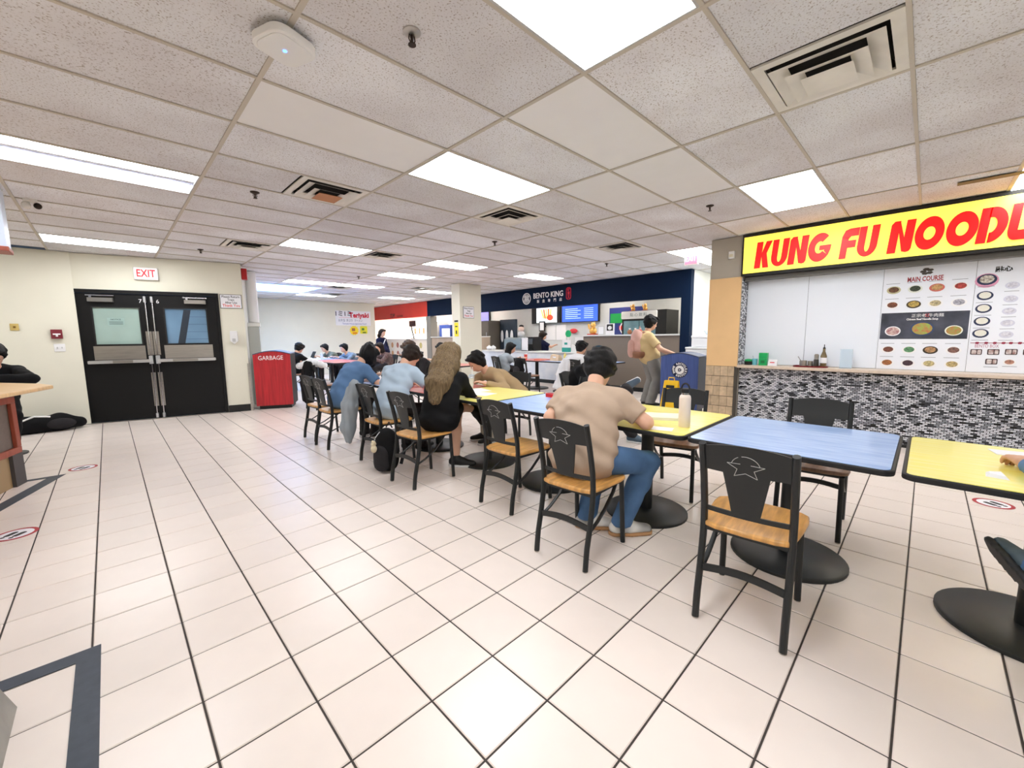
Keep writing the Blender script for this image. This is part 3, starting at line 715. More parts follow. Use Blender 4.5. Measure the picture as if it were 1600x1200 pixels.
rows = [(1.845, [((196, 190, 150), (120, 80, 50)), ((230, 234, 226), (70, 80, 60)), (RD, (230, 180, 120)), (W_, (214, 84, 74))]),
        (1.668, [(W_, (146, 84, 56)), ((70, 56, 34), (222, 190, 100)), (W_, (220, 204, 160)), (W_, (206, 206, 220))]),
        (1.139, [(W_, (140, 84, 66)), (W_, (120, 180, 130)), ((60, 50, 40), (220, 170, 120)), (W_, (150, 110, 100))]),
        (.98, [(W_, (190, 120, 70)), (W_, (84, 60, 70)), (W_, (222, 206, 150)), (W_, (226, 200, 140))])]
for z, ds in rows:
    for (pl, c), y in zip(ds, (.325, .143, -.033, -.215)):
        food(t, y, z, .062, pl, c); cap(t, y+.01, z+.075, .12, 1)
wobj('soup_panel', MB().box(6.7405, 6.743, -.307, .413, 1.267, 1.576), mat('soup_black', (38, 42, 52), .35, rgb2=(84, 88, 104), scale=5), t, smooth=False)
def food2(y, z, r, pl, c, c2):
    F = WX(y, z, 6.7402)
    o = wobj('dish_picture', MB().prism([(r*math.cos(a*.2618), r*.82*math.sin(a*.2618)) for a in range(24)], F, .0012), mat('dish_'+'_'.join(map(str, pl)), pl, .5), t, smooth=False)
    wobj('food', MB().prism([(r*.84*math.cos(a*.349), r*.68*math.sin(a*.349)) for a in range(18)], F @ Matrix.Translation((0, 0, .0012)), .0008), mat('food_'+'_'.join(map(str, c)), c, .5, rgb2=c2, scale=40), o, smooth=False)
food2(.052, 1.385, .1, (60, 74, 110), (196, 112, 76), (150, 190, 90)); food2(.3, 1.36, .07, W_, (150, 70, 84), (230, 210, 200)); food2(-.2, 1.36, .07, (236, 240, 226), (196, 116, 70), (150, 170, 90))
text('soup_title', '正宗老', WX(.09, 1.535, 6.74), .042, M_whitel, t); text('soup_title', '紅', WX(.02, 1.535, 6.74), .042, mat('menu_red2', (220, 60, 60), .5), t); text('soup_title', '牛肉麵', WX(-.05, 1.535, 6.74), .042, M_whitel, t)
text('soup_title', 'Chinese Beef Noodle Soup', WX(.06, 1.495, 6.74), .03, M_whitel, t, fit=.26, bold=.001)
cap(t, .32, 1.46, .16, 2, M_whitel); cap(t, -.2, 1.455, .13, 2, M_whitel)
t2 = thing('menu_board', 'white menu board with soup bowls and a BENTO BOX row', 'menu board', (6.75, -.7, .91))
wobj('panel', MB().box(6.743, 6.757, -1.07, -.323, .905, 2.12), M_menu, t2, smooth=False)
text('title', '點心', WX(-.51, 1.99, 6.7425), .06, M_blackl, t2, bold=.002)
wobj('bowl_ring', MB().prism([(.085*math.cos(a*.349), .075*math.sin(a*.349)) for a in range(18)], WX(-.4, 1.885, 6.7425), .0006), mat('ring_pink', (226, 160, 190), .5), t2, smooth=False)
for k, z in enumerate((1.895, 1.727, 1.591, 1.455, 1.325)):
    food(t2, -.4, z, .072 if k == 0 else .06, BL, (128, 110, 96) if k == 0 else (238, 236, 226), (232, 228, 216), .8); cap(t2, -.4, z-.072, .12)
for k, z in enumerate((1.82, 1.68, 1.555, 1.43, 1.31)):
    food(t2, -.58, z, .05, (214, 216, 232), (236, 236, 244), (190, 190, 206)); cap(t2, -.58, z-.06, .1)
    food(t2, -.8, z, .05, (214, 216, 232), (226, 220, 214), (180, 160, 150)); cap(t2, -.8, z-.06, .1)
M_mag = mat('garland_red', (150, 34, 66), .5)
wobj('garland', MB().box(6.7415, 6.743, -1.05, -.335, 1.219, 1.225), M_mag, t2, smooth=False)
for y in (-.385, -.45, -.51, -.57, -.62, -.68, -.76, -.85, -.95): wobj('garland_flower', MB().prism([(.017*math.cos(a), .013*math.sin(a)) for a in (0, 1, 2, 3, 4, 5)], WX(y, 1.222, 6.742), .0015), M_mag, t2, smooth=False)
text('title', 'BENTO BOX', WX(-.455, 1.187, 6.7425), .05, mat('menu_mauve', (190, 130, 150), .5), t2, fit=.17)
def bento(y, z):
    o = wobj('dish_picture', MB().prism(rrect(.085, .06, .008, 2), WX(y, z, 6.7425), .001), mat('bento_dark', (60, 40, 42), .5), t2, smooth=False)
    wobj('food', MB().prism(rrect(.036, .045, .006, 2, -.016, 0), WX(y, z, 6.741), .0008).prism(rrect(.026, .045, .006, 2, .022, 0), WX(y, z, 6.741), .0008), mat('bento_food', (236, 232, 230), .5, rgb2=(150, 96, 90), scale=30), o, smooth=False)
for y, z in ((-.385, 1.124), (-.507, 1.126), (-.629, 1.129), (-.75, 1.129), (-.502, 1.023)): bento(y, z)
food(t2, -.626, 1.02, .045, W_, (206, 150, 130)); cap(t2, -.63, .975, .1); cap(t2, -.5, .965, .1)
t3 = tag(obj('menu_board', MB().box(6.743, 6.757, -1.82, -1.073, .905, 2.12), M_menu, smooth=False), 'blank end panel of the white menu shutter under the sign', 'menu board')

# things on the ledge
def small(name, label, cat, p, parts):
    t = thing(name, label, cat, p)
    for n, mb, m in parts: obj(n, mb, m, t)
    return t
M_green = mat('green_plastic', (20, 170, 92), .4); M_clear = mat('clear_plastic', (206, 222, 232), .15, alpha=.45)
LZ = .9022
small('sauce_pot', 'small black pot with a green lid on the stone ledge', 'pot', (6.6, 1.8, LZ), [('pot', MB().lathe([(.05, 0), (.055, .05), (.05, .052)], n=18), M_blackl), ('lid', MB().lathe([(.052, .0525), (.05, .075), (.015, .085)], n=18), M_green)])
small('cup', 'translucent blue cup beside the green box on the ledge', 'cup', (6.6, 1.72, LZ), [('cup', MB().lathe([(.03, 0), (.036, .09), (.034, .09)], n=16), mat('cup_blue', (120, 200, 214), .3)), ('spoon', MB().tube([(0, 0, .02), (.01, .03, .13)], .003, 6), M_chrome)])
small('condiment_box', 'bright green condiment box on the stone ledge', 'box', (6.6, 1.61, LZ), [('case', MB().box(-.04, .04, -.05, .05, 0, .10), M_green), ('lid', MB().box(-.041, .041, -.051, .051, .102, .175), M_green), ('logo', MB().box(-.043, -.0405, -.025, .025, .03, .07), mat('green_dark', (14, 120, 64), .4))])
small('price_card', 'small folded white card on the stone ledge', 'card', (6.58, 1.49, LZ), [('card', MB().add([(-.03, -.055, 0), (-.03, .055, 0), (0, .055, .085), (0, -.055, .085), (.03, -.055, 0), (.03, .055, 0)], [(0, 1, 2, 3), (3, 2, 5, 4)]), M_paper), ('print', MB().box(-.024, -.0185, -.025, .03, .04, .05), M_redletter)])
tr = small('serving_tray', 'dark red oval tray on the stone ledge under the sauce bottles', 'tray', (6.58, 1.06, LZ), [('tray', MB().prism(rrect(.2, .38, .09, 6), Matrix.Identity(4), .008), mat('tray_red', (116, 16, 24), .35)), ('rim', MB().strip(rrect(.2, .38, .09, 6), rrect(.185, .365, .083, 6), Matrix.Translation((0, 0, .008)), .01, closed=True), mat('tray_red', (116, 16, 24), .35))])
small('sauce_tin', 'open steel sauce tin with a spoon on the red tray', 'tin', (6.58, 1.14, LZ+.009), [('tin', MB().lathe([(.042, 0), (.042, .075), (.038, .075), (.038, .02)], n=20), M_steel), ('spoon', MB().tube([(0, 0, .025), (-.01, .06, .13)], .004, 6), M_chrome)])
small('sauce_tin', 'second steel sauce tin beside the dark shaker on the red tray', 'tin', (6.6, 1.065, LZ+.009), [('tin', MB().lathe([(.03, 0), (.03, .07), (.027, .07), (.027, .02)], n=20), M_steel)])
small('pepper_shaker', 'dark shaker with a metal cap on the red tray', 'shaker', (6.58, 1.0, LZ+.009), [('body', MB().lathe([(.032, 0), (.027, .09), (.024, .095)], n=16), mat('shaker_dark', (40, 36, 30), .3)), ('cap', MB().lathe([(.025, .096), (.026, .15), (.014, .165)], n=16), M_steel)])
small('sauce_bottle', 'tall soy sauce bottle with a white label and spout on the red tray', 'bottle', (6.58, .925, LZ+.009), [('glass', MB().lathe([(.034, 0), (.034, .14), (.014, .2), (.013, .235)], n=18), mat('bottle_brown', (156, 140, 96), .2, rgb2=(60, 30, 24), scale=4)), ('label', MB().lathe([(.0346, .05), (.0346, .12)], n=18), M_paper), ('spout', MB().lathe([(.015, .2355), (.012, .25), (.005, .255), (.004, .29)], n=12), M_blackl)])
small('napkin_holder', 'clear acrylic sign holder standing on the stone ledge', 'sign holder', (6.6, .7, LZ), [('holder', MB().box(-.012, .012, -.06, .06, .012, .24), mat('acrylic', (214, 232, 246), .12, alpha=.7)), ('foot', MB().box(-.04, .04, -.06, .06, 0, .0118), M_clear)])
small('alarm_sensor', 'small white motion sensor on the grey wall left of the yellow sign', 'sensor', (6.51, 2.06, 2.42), [('case', MB().box(-.05, -.001, -.035, .035, 0, .1), M_white), ('lens', MB().box(-.056, -.0505, -.025, .025, .02, .06), mat('lens_cream', (220, 214, 190), .3))])
# ------------------------------------------------------------------ chairs
M_iron = mat('chair_iron', (40, 42, 43), .42, .35)
M_seat = mat('oak_seat', (216, 160, 88), .35, var=.3, scale=5, stretch=(1.2, 9, 1), coat=.2)
M_seat2 = mat('brown_seat', (150, 112, 86), .35, var=.3, scale=5, stretch=(1.2, 9, 1), coat=.2)
M_star = mat('star_cutout_light', (184, 184, 182), .5)  # pale grey painted in for light showing through the backrest cutouts
M_glide = mat('chair_glide', (170, 160, 150), .4, .5)
PROF = [(0, -.235), (.12, -.222), (.25, -.190), (.38, -.165), (.46, -.158), (.56, -.165), (.70, -.195), (.86, -.238)]
def bx(z):
    for (z0, x0), (z1, x1) in zip(PROF, PROF[1:]):
        if z <= z1: return x0+(x1-x0)*(z-z0)/(z1-z0)
    return PROF[-1][1]
def seat_poly():
    p = []
    for x, y in ((.235, 0), (.232, .1), (.22, .17), (.19, .203), (.12, .208), (.0, .2), (-.12, .187), (-.175, .17), (-.192, .12), (-.197, 0)): p.append((x, y))
    return p+[(x, -y) for x, y in p[-2:0:-1]]
def make_chair(name, label, seat_m, group=None):
    t = thing(name, label, 'chair', (0, 0, 0), 0, group)
    for s in (-1, 1):
        pts = []
        for z in [i*.043 for i in range(21)]: pts.append((bx(min(z+.006, .86)), s*.178, min(z+.006, .86)))
        lg = obj('rear_leg', MB().tube(pts, .0165, 10, flat=(1.15, .95)), M_iron, t)
        obj('glide', MB().lathe([(.014, 0), (.016, .003), (.014, .006)], (bx(0), s*.178, 0), 10), M_glide, lg)
        fp = [(.222, s*.176, .006), (.214, s*.174, .15), (.205, s*.172, .3), (.2, s*.17, .432)]
        lg = obj('front_leg', MB().tube(fp, .0155, 10), M_iron, t)
        obj('glide', MB().lathe([(.014, 0), (.015, .003), (.013, .006)], (.222, s*.176, 0), 10), M_glide, lg)
        arcp = [(bx(.22)+.0, s*.176, .22), (-.1, s*.174, .255), (.0, s*.172, .31), (.09, s*.17, .38), (.13, s*.168, .43)]
        obj('side_brace', MB().tube(arcp, .009, 8, flat=(.7, 1.4)), M_iron, t)
        obj('seat_rail', MB().box(-.17, .2, s*.172-.012, s*.172+.012, .425, .4405), M_iron, t, smooth=False)
    n = 9
    A = [(-.17+.34*i/n, .225+.02*math.sin(math.pi*i/n)) for i in range(n+1)]; B = [(x, z+.034) for x, z in A]
    F = frame((bx(.235)+.006, 0, 0), (0, 1, 0), (0, 0, 1))
    obj('stretcher', MB().strip(A, B, F, -.012), M_iron, t, smooth=False)
    obj('front_rail', MB().box(.185, .205, -.16, .16, .422, .4405), M_iron, t, smooth=False)
    obj('back_rail', MB().box(-.168, -.15, -.165, .165, .422, .4405), M_iron, t, smooth=False)
    st = MB().prism(seat_poly(), Matrix.Translation((0, 0, .441)), .027)
    obj('seat', st, seat_m, t, bevel=.009)
    # back: top rail, splat, bottom rail in the plane of the uprights, slightly bowed to the rear
    def sheet(rows, y0f, y1f, n=10, th=.008):
        v = []; f = []
        for off in (0, th):
            for z in rows:
                for i in range(n+1):
                    y = y0f(z)+(y1f(z)-y0f(z))*i/n; bow = .018*(1-(y/.18)**2)
                    v.append((bx(min(z, .86))-bow+off-.004, y, z))
        R = len(rows); K = R*(n+1)
        for r in range(R-1):
            for i in range(n):
                a = r*(n+1)+i; f += [(a, a+1, a+n+2, a+n+1), (K+a, K+a+n+1, K+a+n+2, K+a+1)]
        for i in range(n): f += [(i, K+i, K+i+1, i+1), ((R-1)*(n+1)+i, (R-1)*(n+1)+i+1, K+(R-1)*(n+1)+i+1, K+(R-1)*(n+1)+i)]
        for r in range(R-1):
            a = r*(n+1); b = a+n; f += [(a, a+n+1, K+a+n+1, K+a), (b, K+b, K+b+n+1, b+n+1)]
        return v, f
    v, f = sheet([.735, .76, .80, .83, .85], lambda z: -.166, lambda z: .166)
    v = [(x, y, z+(.022*(1-(y/.17)**2) if z > .84 else (.012*(1-(y/.17)**2) if z > .82 else 0))) for x, y, z in v]
    obj('top_rail', MB().add(v, f), M_iron, t)
    hw = lambda z: .058+(z-.545)*(.092-.058)/(.735-.545)
    v, f = sheet([.535, .6, .66, .7, .738], lambda z: -hw(z), lambda z: hw(z), 6)
    sp = obj('splat', MB().add(v, f), M_iron, t)
    v, f = sheet([.522, .545], lambda z: -.166, lambda z: .166)
    obj('bottom_rail', MB().add(v, f), M_iron, t)
    # star and half circle: pale lines on the rear, painted light through cutouts
    e = MB(); cz = .772
    def P(y, z): return (bx(z)-.018*(1-(y/.18)**2)-.0065, y, z)
    pts = []
    for k in range(11):
        a = math.radians(90+36*k); r = .058 if k % 2 else .026
        pts.append((r*math.sin(math.radians(36*k))*1.1, -r*math.cos(math.radians(36*k))*.9 if False else r*math.cos(math.radians(36*k+180))*.9))
    for k in range(10):
        if k not in (4, 5): e.tube([P(pts[k][0]*1.2, cz+pts[k][1]), P(pts[k+1][0]*1.2, cz+pts[k+1][1])], .0013, 5)
    for a0, a1 in ((15, 60), (75, 170)):
        e.tube([P(.056*math.cos(math.radians(a)), cz+.006+.05*math.sin(math.radians(a))) for a in range(a0, a1+1, 9)], .0013, 5)
    obj('star_emblem', e, M_star, sp)
    return t
chair0 = make_chair('dining_chair', 'empty oak seat iron chair with a star in the backrest at the blue table end', M_seat, 'chairs along the dining tables')
chair0.location = (2.145, .525, 0); chair0.rotation_euler.z = math.radians(4)
G1 = 'chairs along the dining tables'
def ch(x, y, deg, label, src=None, group=G1): return dup(src or chair0, (x, y, 0), math.radians(deg), label, group)
ch(2.06, 1.47, 3, 'oak seat iron chair holding the man in the tan T-shirt')
ch(2.30, 2.295, 0, 'empty oak seat iron chair between the tan T-shirt man and the long-haired woman')
ch(2.05, 3.3, 4, 'oak seat iron chair under the long-haired woman in black')
ch(2.12, 4.13, 0, 'oak seat iron chair under the man in the pale blue T-shirt')
ch(2.02, 5.2, 3, 'oak seat iron chair under the person in the blue T-shirt')
ch(2.06, 5.74, 3, 'empty oak seat iron chair between the blue T-shirt person and the red bin')
chairB = make_chair('dining_chair', 'empty brown seat iron chair before the mosaic wall at the blue table', M_seat2, G1)
chairB.location = (3.45, .5, 0); chairB.rotation_euler.z = math.radians(184)
ch(3.42, 1.45, 190, 'empty brown seat iron chair behind the cream water bottle', chairB)
ch(3.72, 3.78, 205, 'brown seat iron chair under the person drinking through a straw', chairB)
ch(3.75, 2.75, 170, 'brown seat iron chair in front of the person with the striped sleeves', chairB)
ch(3.72, 5.9, 180, 'brown seat iron chair under the brown-haired person in the dark jacket', chairB)
# chairs by the bento shop and at the far tables
G2 = 'chairs at the tables by the bento shop'
ch(6.75, 6.35, -5, 'dark iron chair with a black backpack hung on it by the bento tables', chairB, G2)
G3 = 'chairs at the far tables'
ch(2.9, 8.2, 10, 'iron chair draped with a white and a black jacket beside the red bin', chairB, G3)

# ------------------------------------------------------------------ tables
def lam(name, rgb, rgb2): return mat(name, rgb, .3, rgb2=rgb2, scale=4, stretch=(9, 1, 1), coat=.3)
M_ty = lam('laminate_yellow', (250, 238, 104), (253, 244, 150)); M_tb = lam('laminate_blue', (128, 168, 228), (176, 204, 244)); M_tr = lam('laminate_red', (206, 88, 84), (226, 130, 120)); M_tc = lam('laminate_cream', (228, 220, 190), (238, 232, 210))
M_tbase = mat('table_base', (34, 36, 36), .45, .1, bump=.05, bscale=200)
def make_table(x, y, m, label, w=.91, d=.92):
    t = thing('dining_table', label, 'table', (x, y, 0), 0, 'laminate dining tables')
    obj('table_top', MB().prism(rrect(d-.03, w-.03, .035, 5), Matrix.Translation((0, 0, .72)), .026), m, t, bevel=.002)
    obj('edge_band', MB().strip(rrect(d, w, .05, 5), rrect(d-.03, w-.03, .035, 5), Matrix.Translation((0, 0, .716)), .0285, closed=True), M_rubber, t, bevel=.006)
    obj('stem', MB().cyl((0, 0, .02), (0, 0, .70), .045, n=18), M_tbase, t)
    obj('spider', MB().box(-.3, .3, -.03, .03, .70, .7155).box(-.03, .03, -.3, .3, .699, .7155), M_tbase, t, smooth=False)
    obj('base', MB().lathe([(.30, 0), (.30, .016), (.285, .026), (.06, .034)], n=40), M_tbase, t)
    return t
TXC = 2.845
make_table(TXC, -.42, M_ty, 'yellow laminate table where the hand in a denim sleeve rests')
make_table(TXC, .51, M_tb, 'bare blue laminate table with an empty chair on either side')
make_table(TXC, 1.43, M_ty, 'yellow laminate table with the cream water bottle')
make_table(TXC, 2.35, M_tb, 'blue laminate table with a red pen case')
make_table(TXC, 3.27, M_ty, 'yellow laminate table with papers and two drink cups')
make_table(TXC, 4.19, M_tr, 'red laminate table in front of the man in the pale blue T-shirt')
make_table(TXC, 5.11, M_tb, 'blue laminate table in front of the person in the blue T-shirt')
for k, (y, m, l) in enumerate(((13.4, M_tc, 'cream laminate table with a tablet by the back wall'), (12.45, M_tb, 'blue laminate table under papers near the back wall'), (11.5, M_tr, 'red laminate table between the far diners'), (10.55, M_tr, 'red laminate table nearest the red bin row'))):
    make_table(4.35, y, m, l)
make_table(5.3, 7.2, M_tr, 'red laminate table beside the pillar'); make_table(5.3, 8.15, M_tc, 'cream laminate table beside the pillar')
make_table(7.85, 5.2, M_tb, 'blue laminate table in front of the white shirt man'); make_table(7.85, 6.12, M_tb, 'blue laminate table with sauce bottles by the bento shop'); make_table(7.85, 7.04, M_tr, 'red laminate table by the girl in the grey hoodie')

# ------------------------------------------------------------------ things on the tables
TZ = .7462
M_cream = mat('cream_enamel', (238, 222, 208), .4)
small('water_bottle', 'tall cream water bottle with a black loop lid on the yellow table', 'bottle', (2.66, 1.085, TZ), [
    ('body', MB().lathe([(.034, 0), (.0365, .004), (.0365, .19), (.033, .205), (.024, .214)], n=24), M_cream),
    ('neck_ring', MB().lathe([(.0245, .2142), (.0245, .226)], n=20), M_chrome),
    ('lid', MB().lathe([(.027, .2262), (.027, .25), (.02, .254)], n=20), M_blackl),
    ('loop_handle', MB().tube([(.0, .026*math.cos(a)-.0, .25+.036*math.sin(a)) for a in [math.pi*i/12 for i in range(13)]], .0055, 8), M_blackl)])
def sheet_obj(name, label, cat, p, w, d, a, m, h=.0015, n=1, group=None):
    t = thing(name, label, cat, p, a, group)
    for k in range(n): obj('sheet', MB().box(-w/2+.006*k, w/2+.004*k, -d/2-.004*k, d/2+.003*k, k*(h+.0004), k*(h+.0004)+h), m, t, smooth=False)
    return t
M_book = mat('book_pages', (242, 238, 214), .7, var=.05)
sheet_obj('open_notebook', 'open white notebook in front of the tan T-shirt man', 'notebook', (2.83, 1.34, TZ), .2, .3, .5, M_book, .009, 2)
sheet_obj('paper_sheet', 'loose white paper slip near the cream water bottle', 'paper', (2.5, 1.17, TZ), .1, .15, .3, M_paper)
small('pen_case', 'small bright red pen case on the blue table', 'pen case', (3.1, 2.56, TZ), [('case', MB().prism(rrect(.07, .17, .02, 4), Matrix.Identity(4), .035), mat('case_red', (214, 30, 34), .4)), ('zip', MB().box(-.002, .002, -.08, .08, .0352, .0375), M_blackl)])
sheet_obj('paper_sheet', 'white worksheet spread on the yellow table before the woman in black', 'paper', (2.78, 3.3, TZ), .21, .29, .2, M_paper)
sheet_obj('paper_sheet', 'second worksheet near the drink cups on the yellow table', 'paper', (2.95, 3.55, TZ), .21, .29, -.3, M_paper)
small('phone', 'black phone lying on the yellow table near the worksheets', 'phone', (2.55, 3.12, TZ), [('body', MB().prism(rrect(.075, .15, .01, 3), Matrix.Identity(4), .008), M_blackl), ('screen', MB().prism(rrect(.068, .142, .008, 3), Matrix.Translation((0, 0, .0081)), .0006), mat('phone_glass', (20, 22, 26), .1))])
def cup(x, y, label, straw=True):
    parts = [('cup', MB().lathe([(.03, 0), (.04, .12), (.038, .12), (.029, .004)], n=18), mat('iced_cup', (232, 226, 212), .2, alpha=.75)), ('drink', MB().lathe([(.0285, .005), (.034, .085)], n=16), mat('milk_tea', (222, 208, 186), .3)), ('lid', MB().lathe([(.042, .1205), (.042, .127), (.03, .14), (.008, .142)], n=18), M_clear)]
    if straw: parts.append(('straw', MB().tube([(0, 0, .02), (.012, .0, .15), (.02, .004, .235)], .005, 8), M_white))
    small('drink_cup', label, 'cup', (x, y, TZ), parts)
cup(3.17, 3.93, 'clear iced drink cup with the straw in the drinking person\'s mouth'); cup(3.0, 3.74, 'clear iced drink cup with a lid standing on the yellow table', False)
small('food_scrap', 'small folded paper scrap on the yellow table by the denim sleeve', 'scrap', (2.6, -.25, TZ), [('wrapper', MB().add([(-.04, -.03, 0), (.05, -.02, 0), (.05, .03, .0), (-.03, .035, 0), (-.03, -.02, .012), (.03, -.01, .016), (.035, .02, .01), (-.02, .025, .014)], [(3, 2, 1, 0), (4, 5, 6, 7), (0, 1, 5, 4), (1, 2, 6, 5), (2, 3, 7, 6), (3, 0, 4, 7)]), M_paper)])
sheet_obj('paper_sheet', 'clear white wrapper on the yellow table behind the denim sleeve', 'paper', (3.15, -.38, TZ), .12, .22, .2, M_paper)
small('tablet', 'dark tablet on a stand on the far cream table', 'tablet', (4.45, 13.3, TZ), [('screen', MB().add([(0, -.13, .02), (0, .13, .02), (.09, .13, .2), (.09, -.13, .2), (.01, -.13, .016), (.01, .13, .016), (.1, .13, .196), (.1, -.13, .196)], [(0, 1, 2, 3), (7, 6, 5, 4), (0, 4, 5, 1), (1, 5, 6, 2), (2, 6, 7, 3), (3, 7, 4, 0)]), M_blackl), ('stand', MB().box(.02, .12, -.05, .05, 0, .014), M_blackl)])
sheet_obj('paper_sheet', 'white papers spread on the far blue table', 'paper', (4.25, 12.5, TZ), .3, .6, .1, M_paper)
sheet_obj('paper_sheet', 'yellow note pad on the far cream table', 'paper', (4.2, 13.0, TZ), .25, .3, .4, mat('pad_yellow', (238, 226, 150), .7))
small('bottle', 'clear plastic water bottle on the far blue table', 'bottle', (4.3, 12.05, TZ), [('body', MB().lathe([(.032, 0), (.034, .15), (.012, .19)], n=14), M_clear), ('cap', MB().lathe([(.014, .1905), (.014, .21)], n=10), M_white)])
small('sauce_bottle', 'yellow squeeze bottle on the blue table by the bento shop', 'bottle', (7.75, 6.05, TZ), [('body', MB().lathe([(.035, 0), (.035, .14), (.016, .17)], n=14), mat('mustard', (226, 206, 110), .4)), ('tip', MB().lathe([(.012, .1705), (.004, .21)], n=10), mat('mustard', (226, 206, 110), .4))])
small('takeout_cup', 'red takeout cup on the table before the grey hoodie girl', 'cup', (7.6, 7.2, TZ), [('cup', MB().lathe([(.035, 0), (.045, .14)], n=16), mat('cup_red', (226, 90, 80), .4)), ('lid', MB().lathe([(.047, .1405), (.045, .155)], n=16), M_white)])
small('food_bag', 'brown paper food bag on the table by the bento shop', 'bag', (7.7, 6.28, TZ), [('bag', MB().add([(-.09, -.13, 0), (.09, -.13, 0), (.09, .13, 0), (-.09, .13, 0), (-.06, -.12, .15), (.06, -.11, .13), (.05, .12, .16), (-.07, .11, .14)], [(3, 2, 1, 0), (4, 5, 6, 7), (0, 1, 5, 4), (1, 2, 6, 5), (2, 3, 7, 6), (3, 0, 4, 7)]), mat('kraft', (226, 196, 160), .8, var=.1)), ('label', MB().box(-.075, -.07, -.05, .05, .05, .1), M_paper)])
small('food_tray', 'pink plastic tray on the red table by the grey hoodie girl', 'tray', (7.7, 6.72, TZ), [('tray', MB().prism(rrect(.28, .36, .03, 4), Matrix.Identity(4), .015), mat('tray_pink', (220, 140, 120), .5)), ('rim', MB().strip(rrect(.28, .36, .03, 4), rrect(.26, .34, .025, 4), Matrix.Translation((0, 0, .015)), .012, closed=True), mat('tray_pink', (220, 140, 120), .5))])

# ------------------------------------------------------------------ bins
def bin_unit(label, p0, p1, h0, m, mside, depth, deco):
    p0 = Vector(p0); p1 = Vector(p1); w = (p1-p0).length; ex = (p1-p0).normalized()
    F = frame(p0, ex, (0, 0, 1))      # z of F points to the viewer side
    t = thing('waste_bin', label, 'bin', (p0+p1)/2)
    n = 14
    top = [(w*(1-i/n), h0+.06*math.sin(math.pi*(1-i/n))*1.0) for i in range(n+1)]
    wobj('front_panel', MB().prism([(0, .07), (w, .07)]+top, F @ Matrix.Translation((0, 0, -.02)), .02), m, t, bevel=.004)
    wobj('side_panel', MB().box(0, .02, .07, h0-.005, -depth, -.0205, M=F), mside, t, smooth=False)
    wobj('side_panel', MB().box(w-.02, w, .07, h0-.005, -depth, -.0205, M=F), mside, t, smooth=False)
    wobj('rear_panel', MB().box(.021, w-.021, .07, h0-.005, -depth, -depth+.02, M=F), mside, t, smooth=False)
    v = MB().strip([(x, z+.001) for x, z in top], [(x, z+.016) for x, z in top], F @ Matrix.Translation((0, 0, -depth)), depth+.004)
    wobj('top_cover', v, mat('bin_top', (66, 74, 104), .4), t)
    wobj('plinth', MB().box(.04, w-.04, 0, .069, -depth+.03, -.05, M=F), M_base, t, smooth=False)
    deco(t, F, w)
    return t
M_binred = mat('bin_red_wood', (186, 36, 44), .4, var=.28, scale=4, stretch=(7, 7, .5)); M_binblue = mat('bin_blue_wood', (74, 96, 160), .4, var=.2, scale=4, stretch=(7, 7, .5))
def dg(t, F, w): text('lettering', 'GARBAGE', F @ Matrix.Translation((w*.47, .985, .0015)), .115, M_whitel, t, fit=.42)
bin_unit('red wood grain bin with GARBAGE lettering beside the door wall', (1.93, 8.93, 0), (2.5, 8.66, 0), 1.05, M_binred, M_blackl, .55, dg)
def db(t, F, w):
    c = (w*.52, .75)
    wobj('badge', MB().prism([(.135*math.cos(a*.2094), .135*math.sin(a*.2094)) for a in range(30)], F @ Matrix.Translation((c[0], c[1], .0005)), .002), mat('badge_navy', (14, 24, 60), .4), t, smooth=False)
    wobj('badge_disc', MB().prism([(.075*math.cos(a*.2618), .075*math.sin(a*.2618)) for a in range(24)], F @ Matrix.Translation((c[0], c[1], .0026)), .001), M_whitel, t, smooth=False)
    for k in range(3):
        Fk = F @ Matrix.Translation((c[0], c[1], .0037)) @ Matrix.Rotation(math.radians(120*k), 4, 'Z')
        wobj('recycle_arrow', MB().strip(arc(0, 0, .028, .028, 20, 100, 5), arc(0, 0, .012, .012, 20, 100, 5), Fk, .001).prism([(.036, .004), (.022, -.018), (.006, .008)], Fk, .001), mat('badge_navy', (14, 24, 60), .4), t, smooth=False)
    for word, a0, step, flip in (('WE RECYCLE', 168, -17.5, 0), ('WE RECYCLE', 192, 17.5, 1)):
        for k, chh in enumerate(word):
            if chh == ' ': continue
            a = math.radians(a0+step*k); r = .105
            text('lettering', chh, F @ Matrix.Translation((c[0]+r*math.cos(a), c[1]+r*math.sin(a), .003)) @ Matrix.Rotation(a-math.pi/2+(math.pi if flip else 0), 4, 'Z'), .046, M_whitel, t, bold=.002)
bin_unit('blue wood grain recycling bin with a round WE RECYCLE badge', (6.85, 3.24, 0), (6.9, 2.62, 0), .965, M_binblue, mat('bin_navy', (22, 34, 72), .4), .5, db)
# yellow wet floor sign leaning near the blue bin
t = thing('wet_floor_sign', 'yellow folding caution floor sign in front of the blue recycling bin', 'floor sign', (6.6, 2.93, 0), math.radians(180))
for s in (-1, 1):
    Fw = frame((s*.13, 0, 0), (0, -1, 0), (-s*.19, 0, 1))
    obj('leaf', MB().prism([(-.15, 0), (.15, 0), (.115, .6), (-.115, .6)], Fw, .012), mat('caution_yellow', (244, 196, 20), .45), t, bevel=.004)
obj('handle', MB().tube([(0, -.05, .595), (0, -.045, .64), (0, .045, .64), (0, .05, .595)], .008, 8), mat('caution_yellow', (244, 196, 20), .45), t)
obj('symbol', MB().prism(rrect(.14, .05, .01, 3, 0, .5), frame((.135, 0, 0), (0, 1, 0), (-.19, 0, 1)), .003).prism(rrect(.13, .1, .04, 4, 0, .3), frame((.135, 0, 0), (0, 1, 0), (-.19, 0, 1)), .003), M_blackl, t)
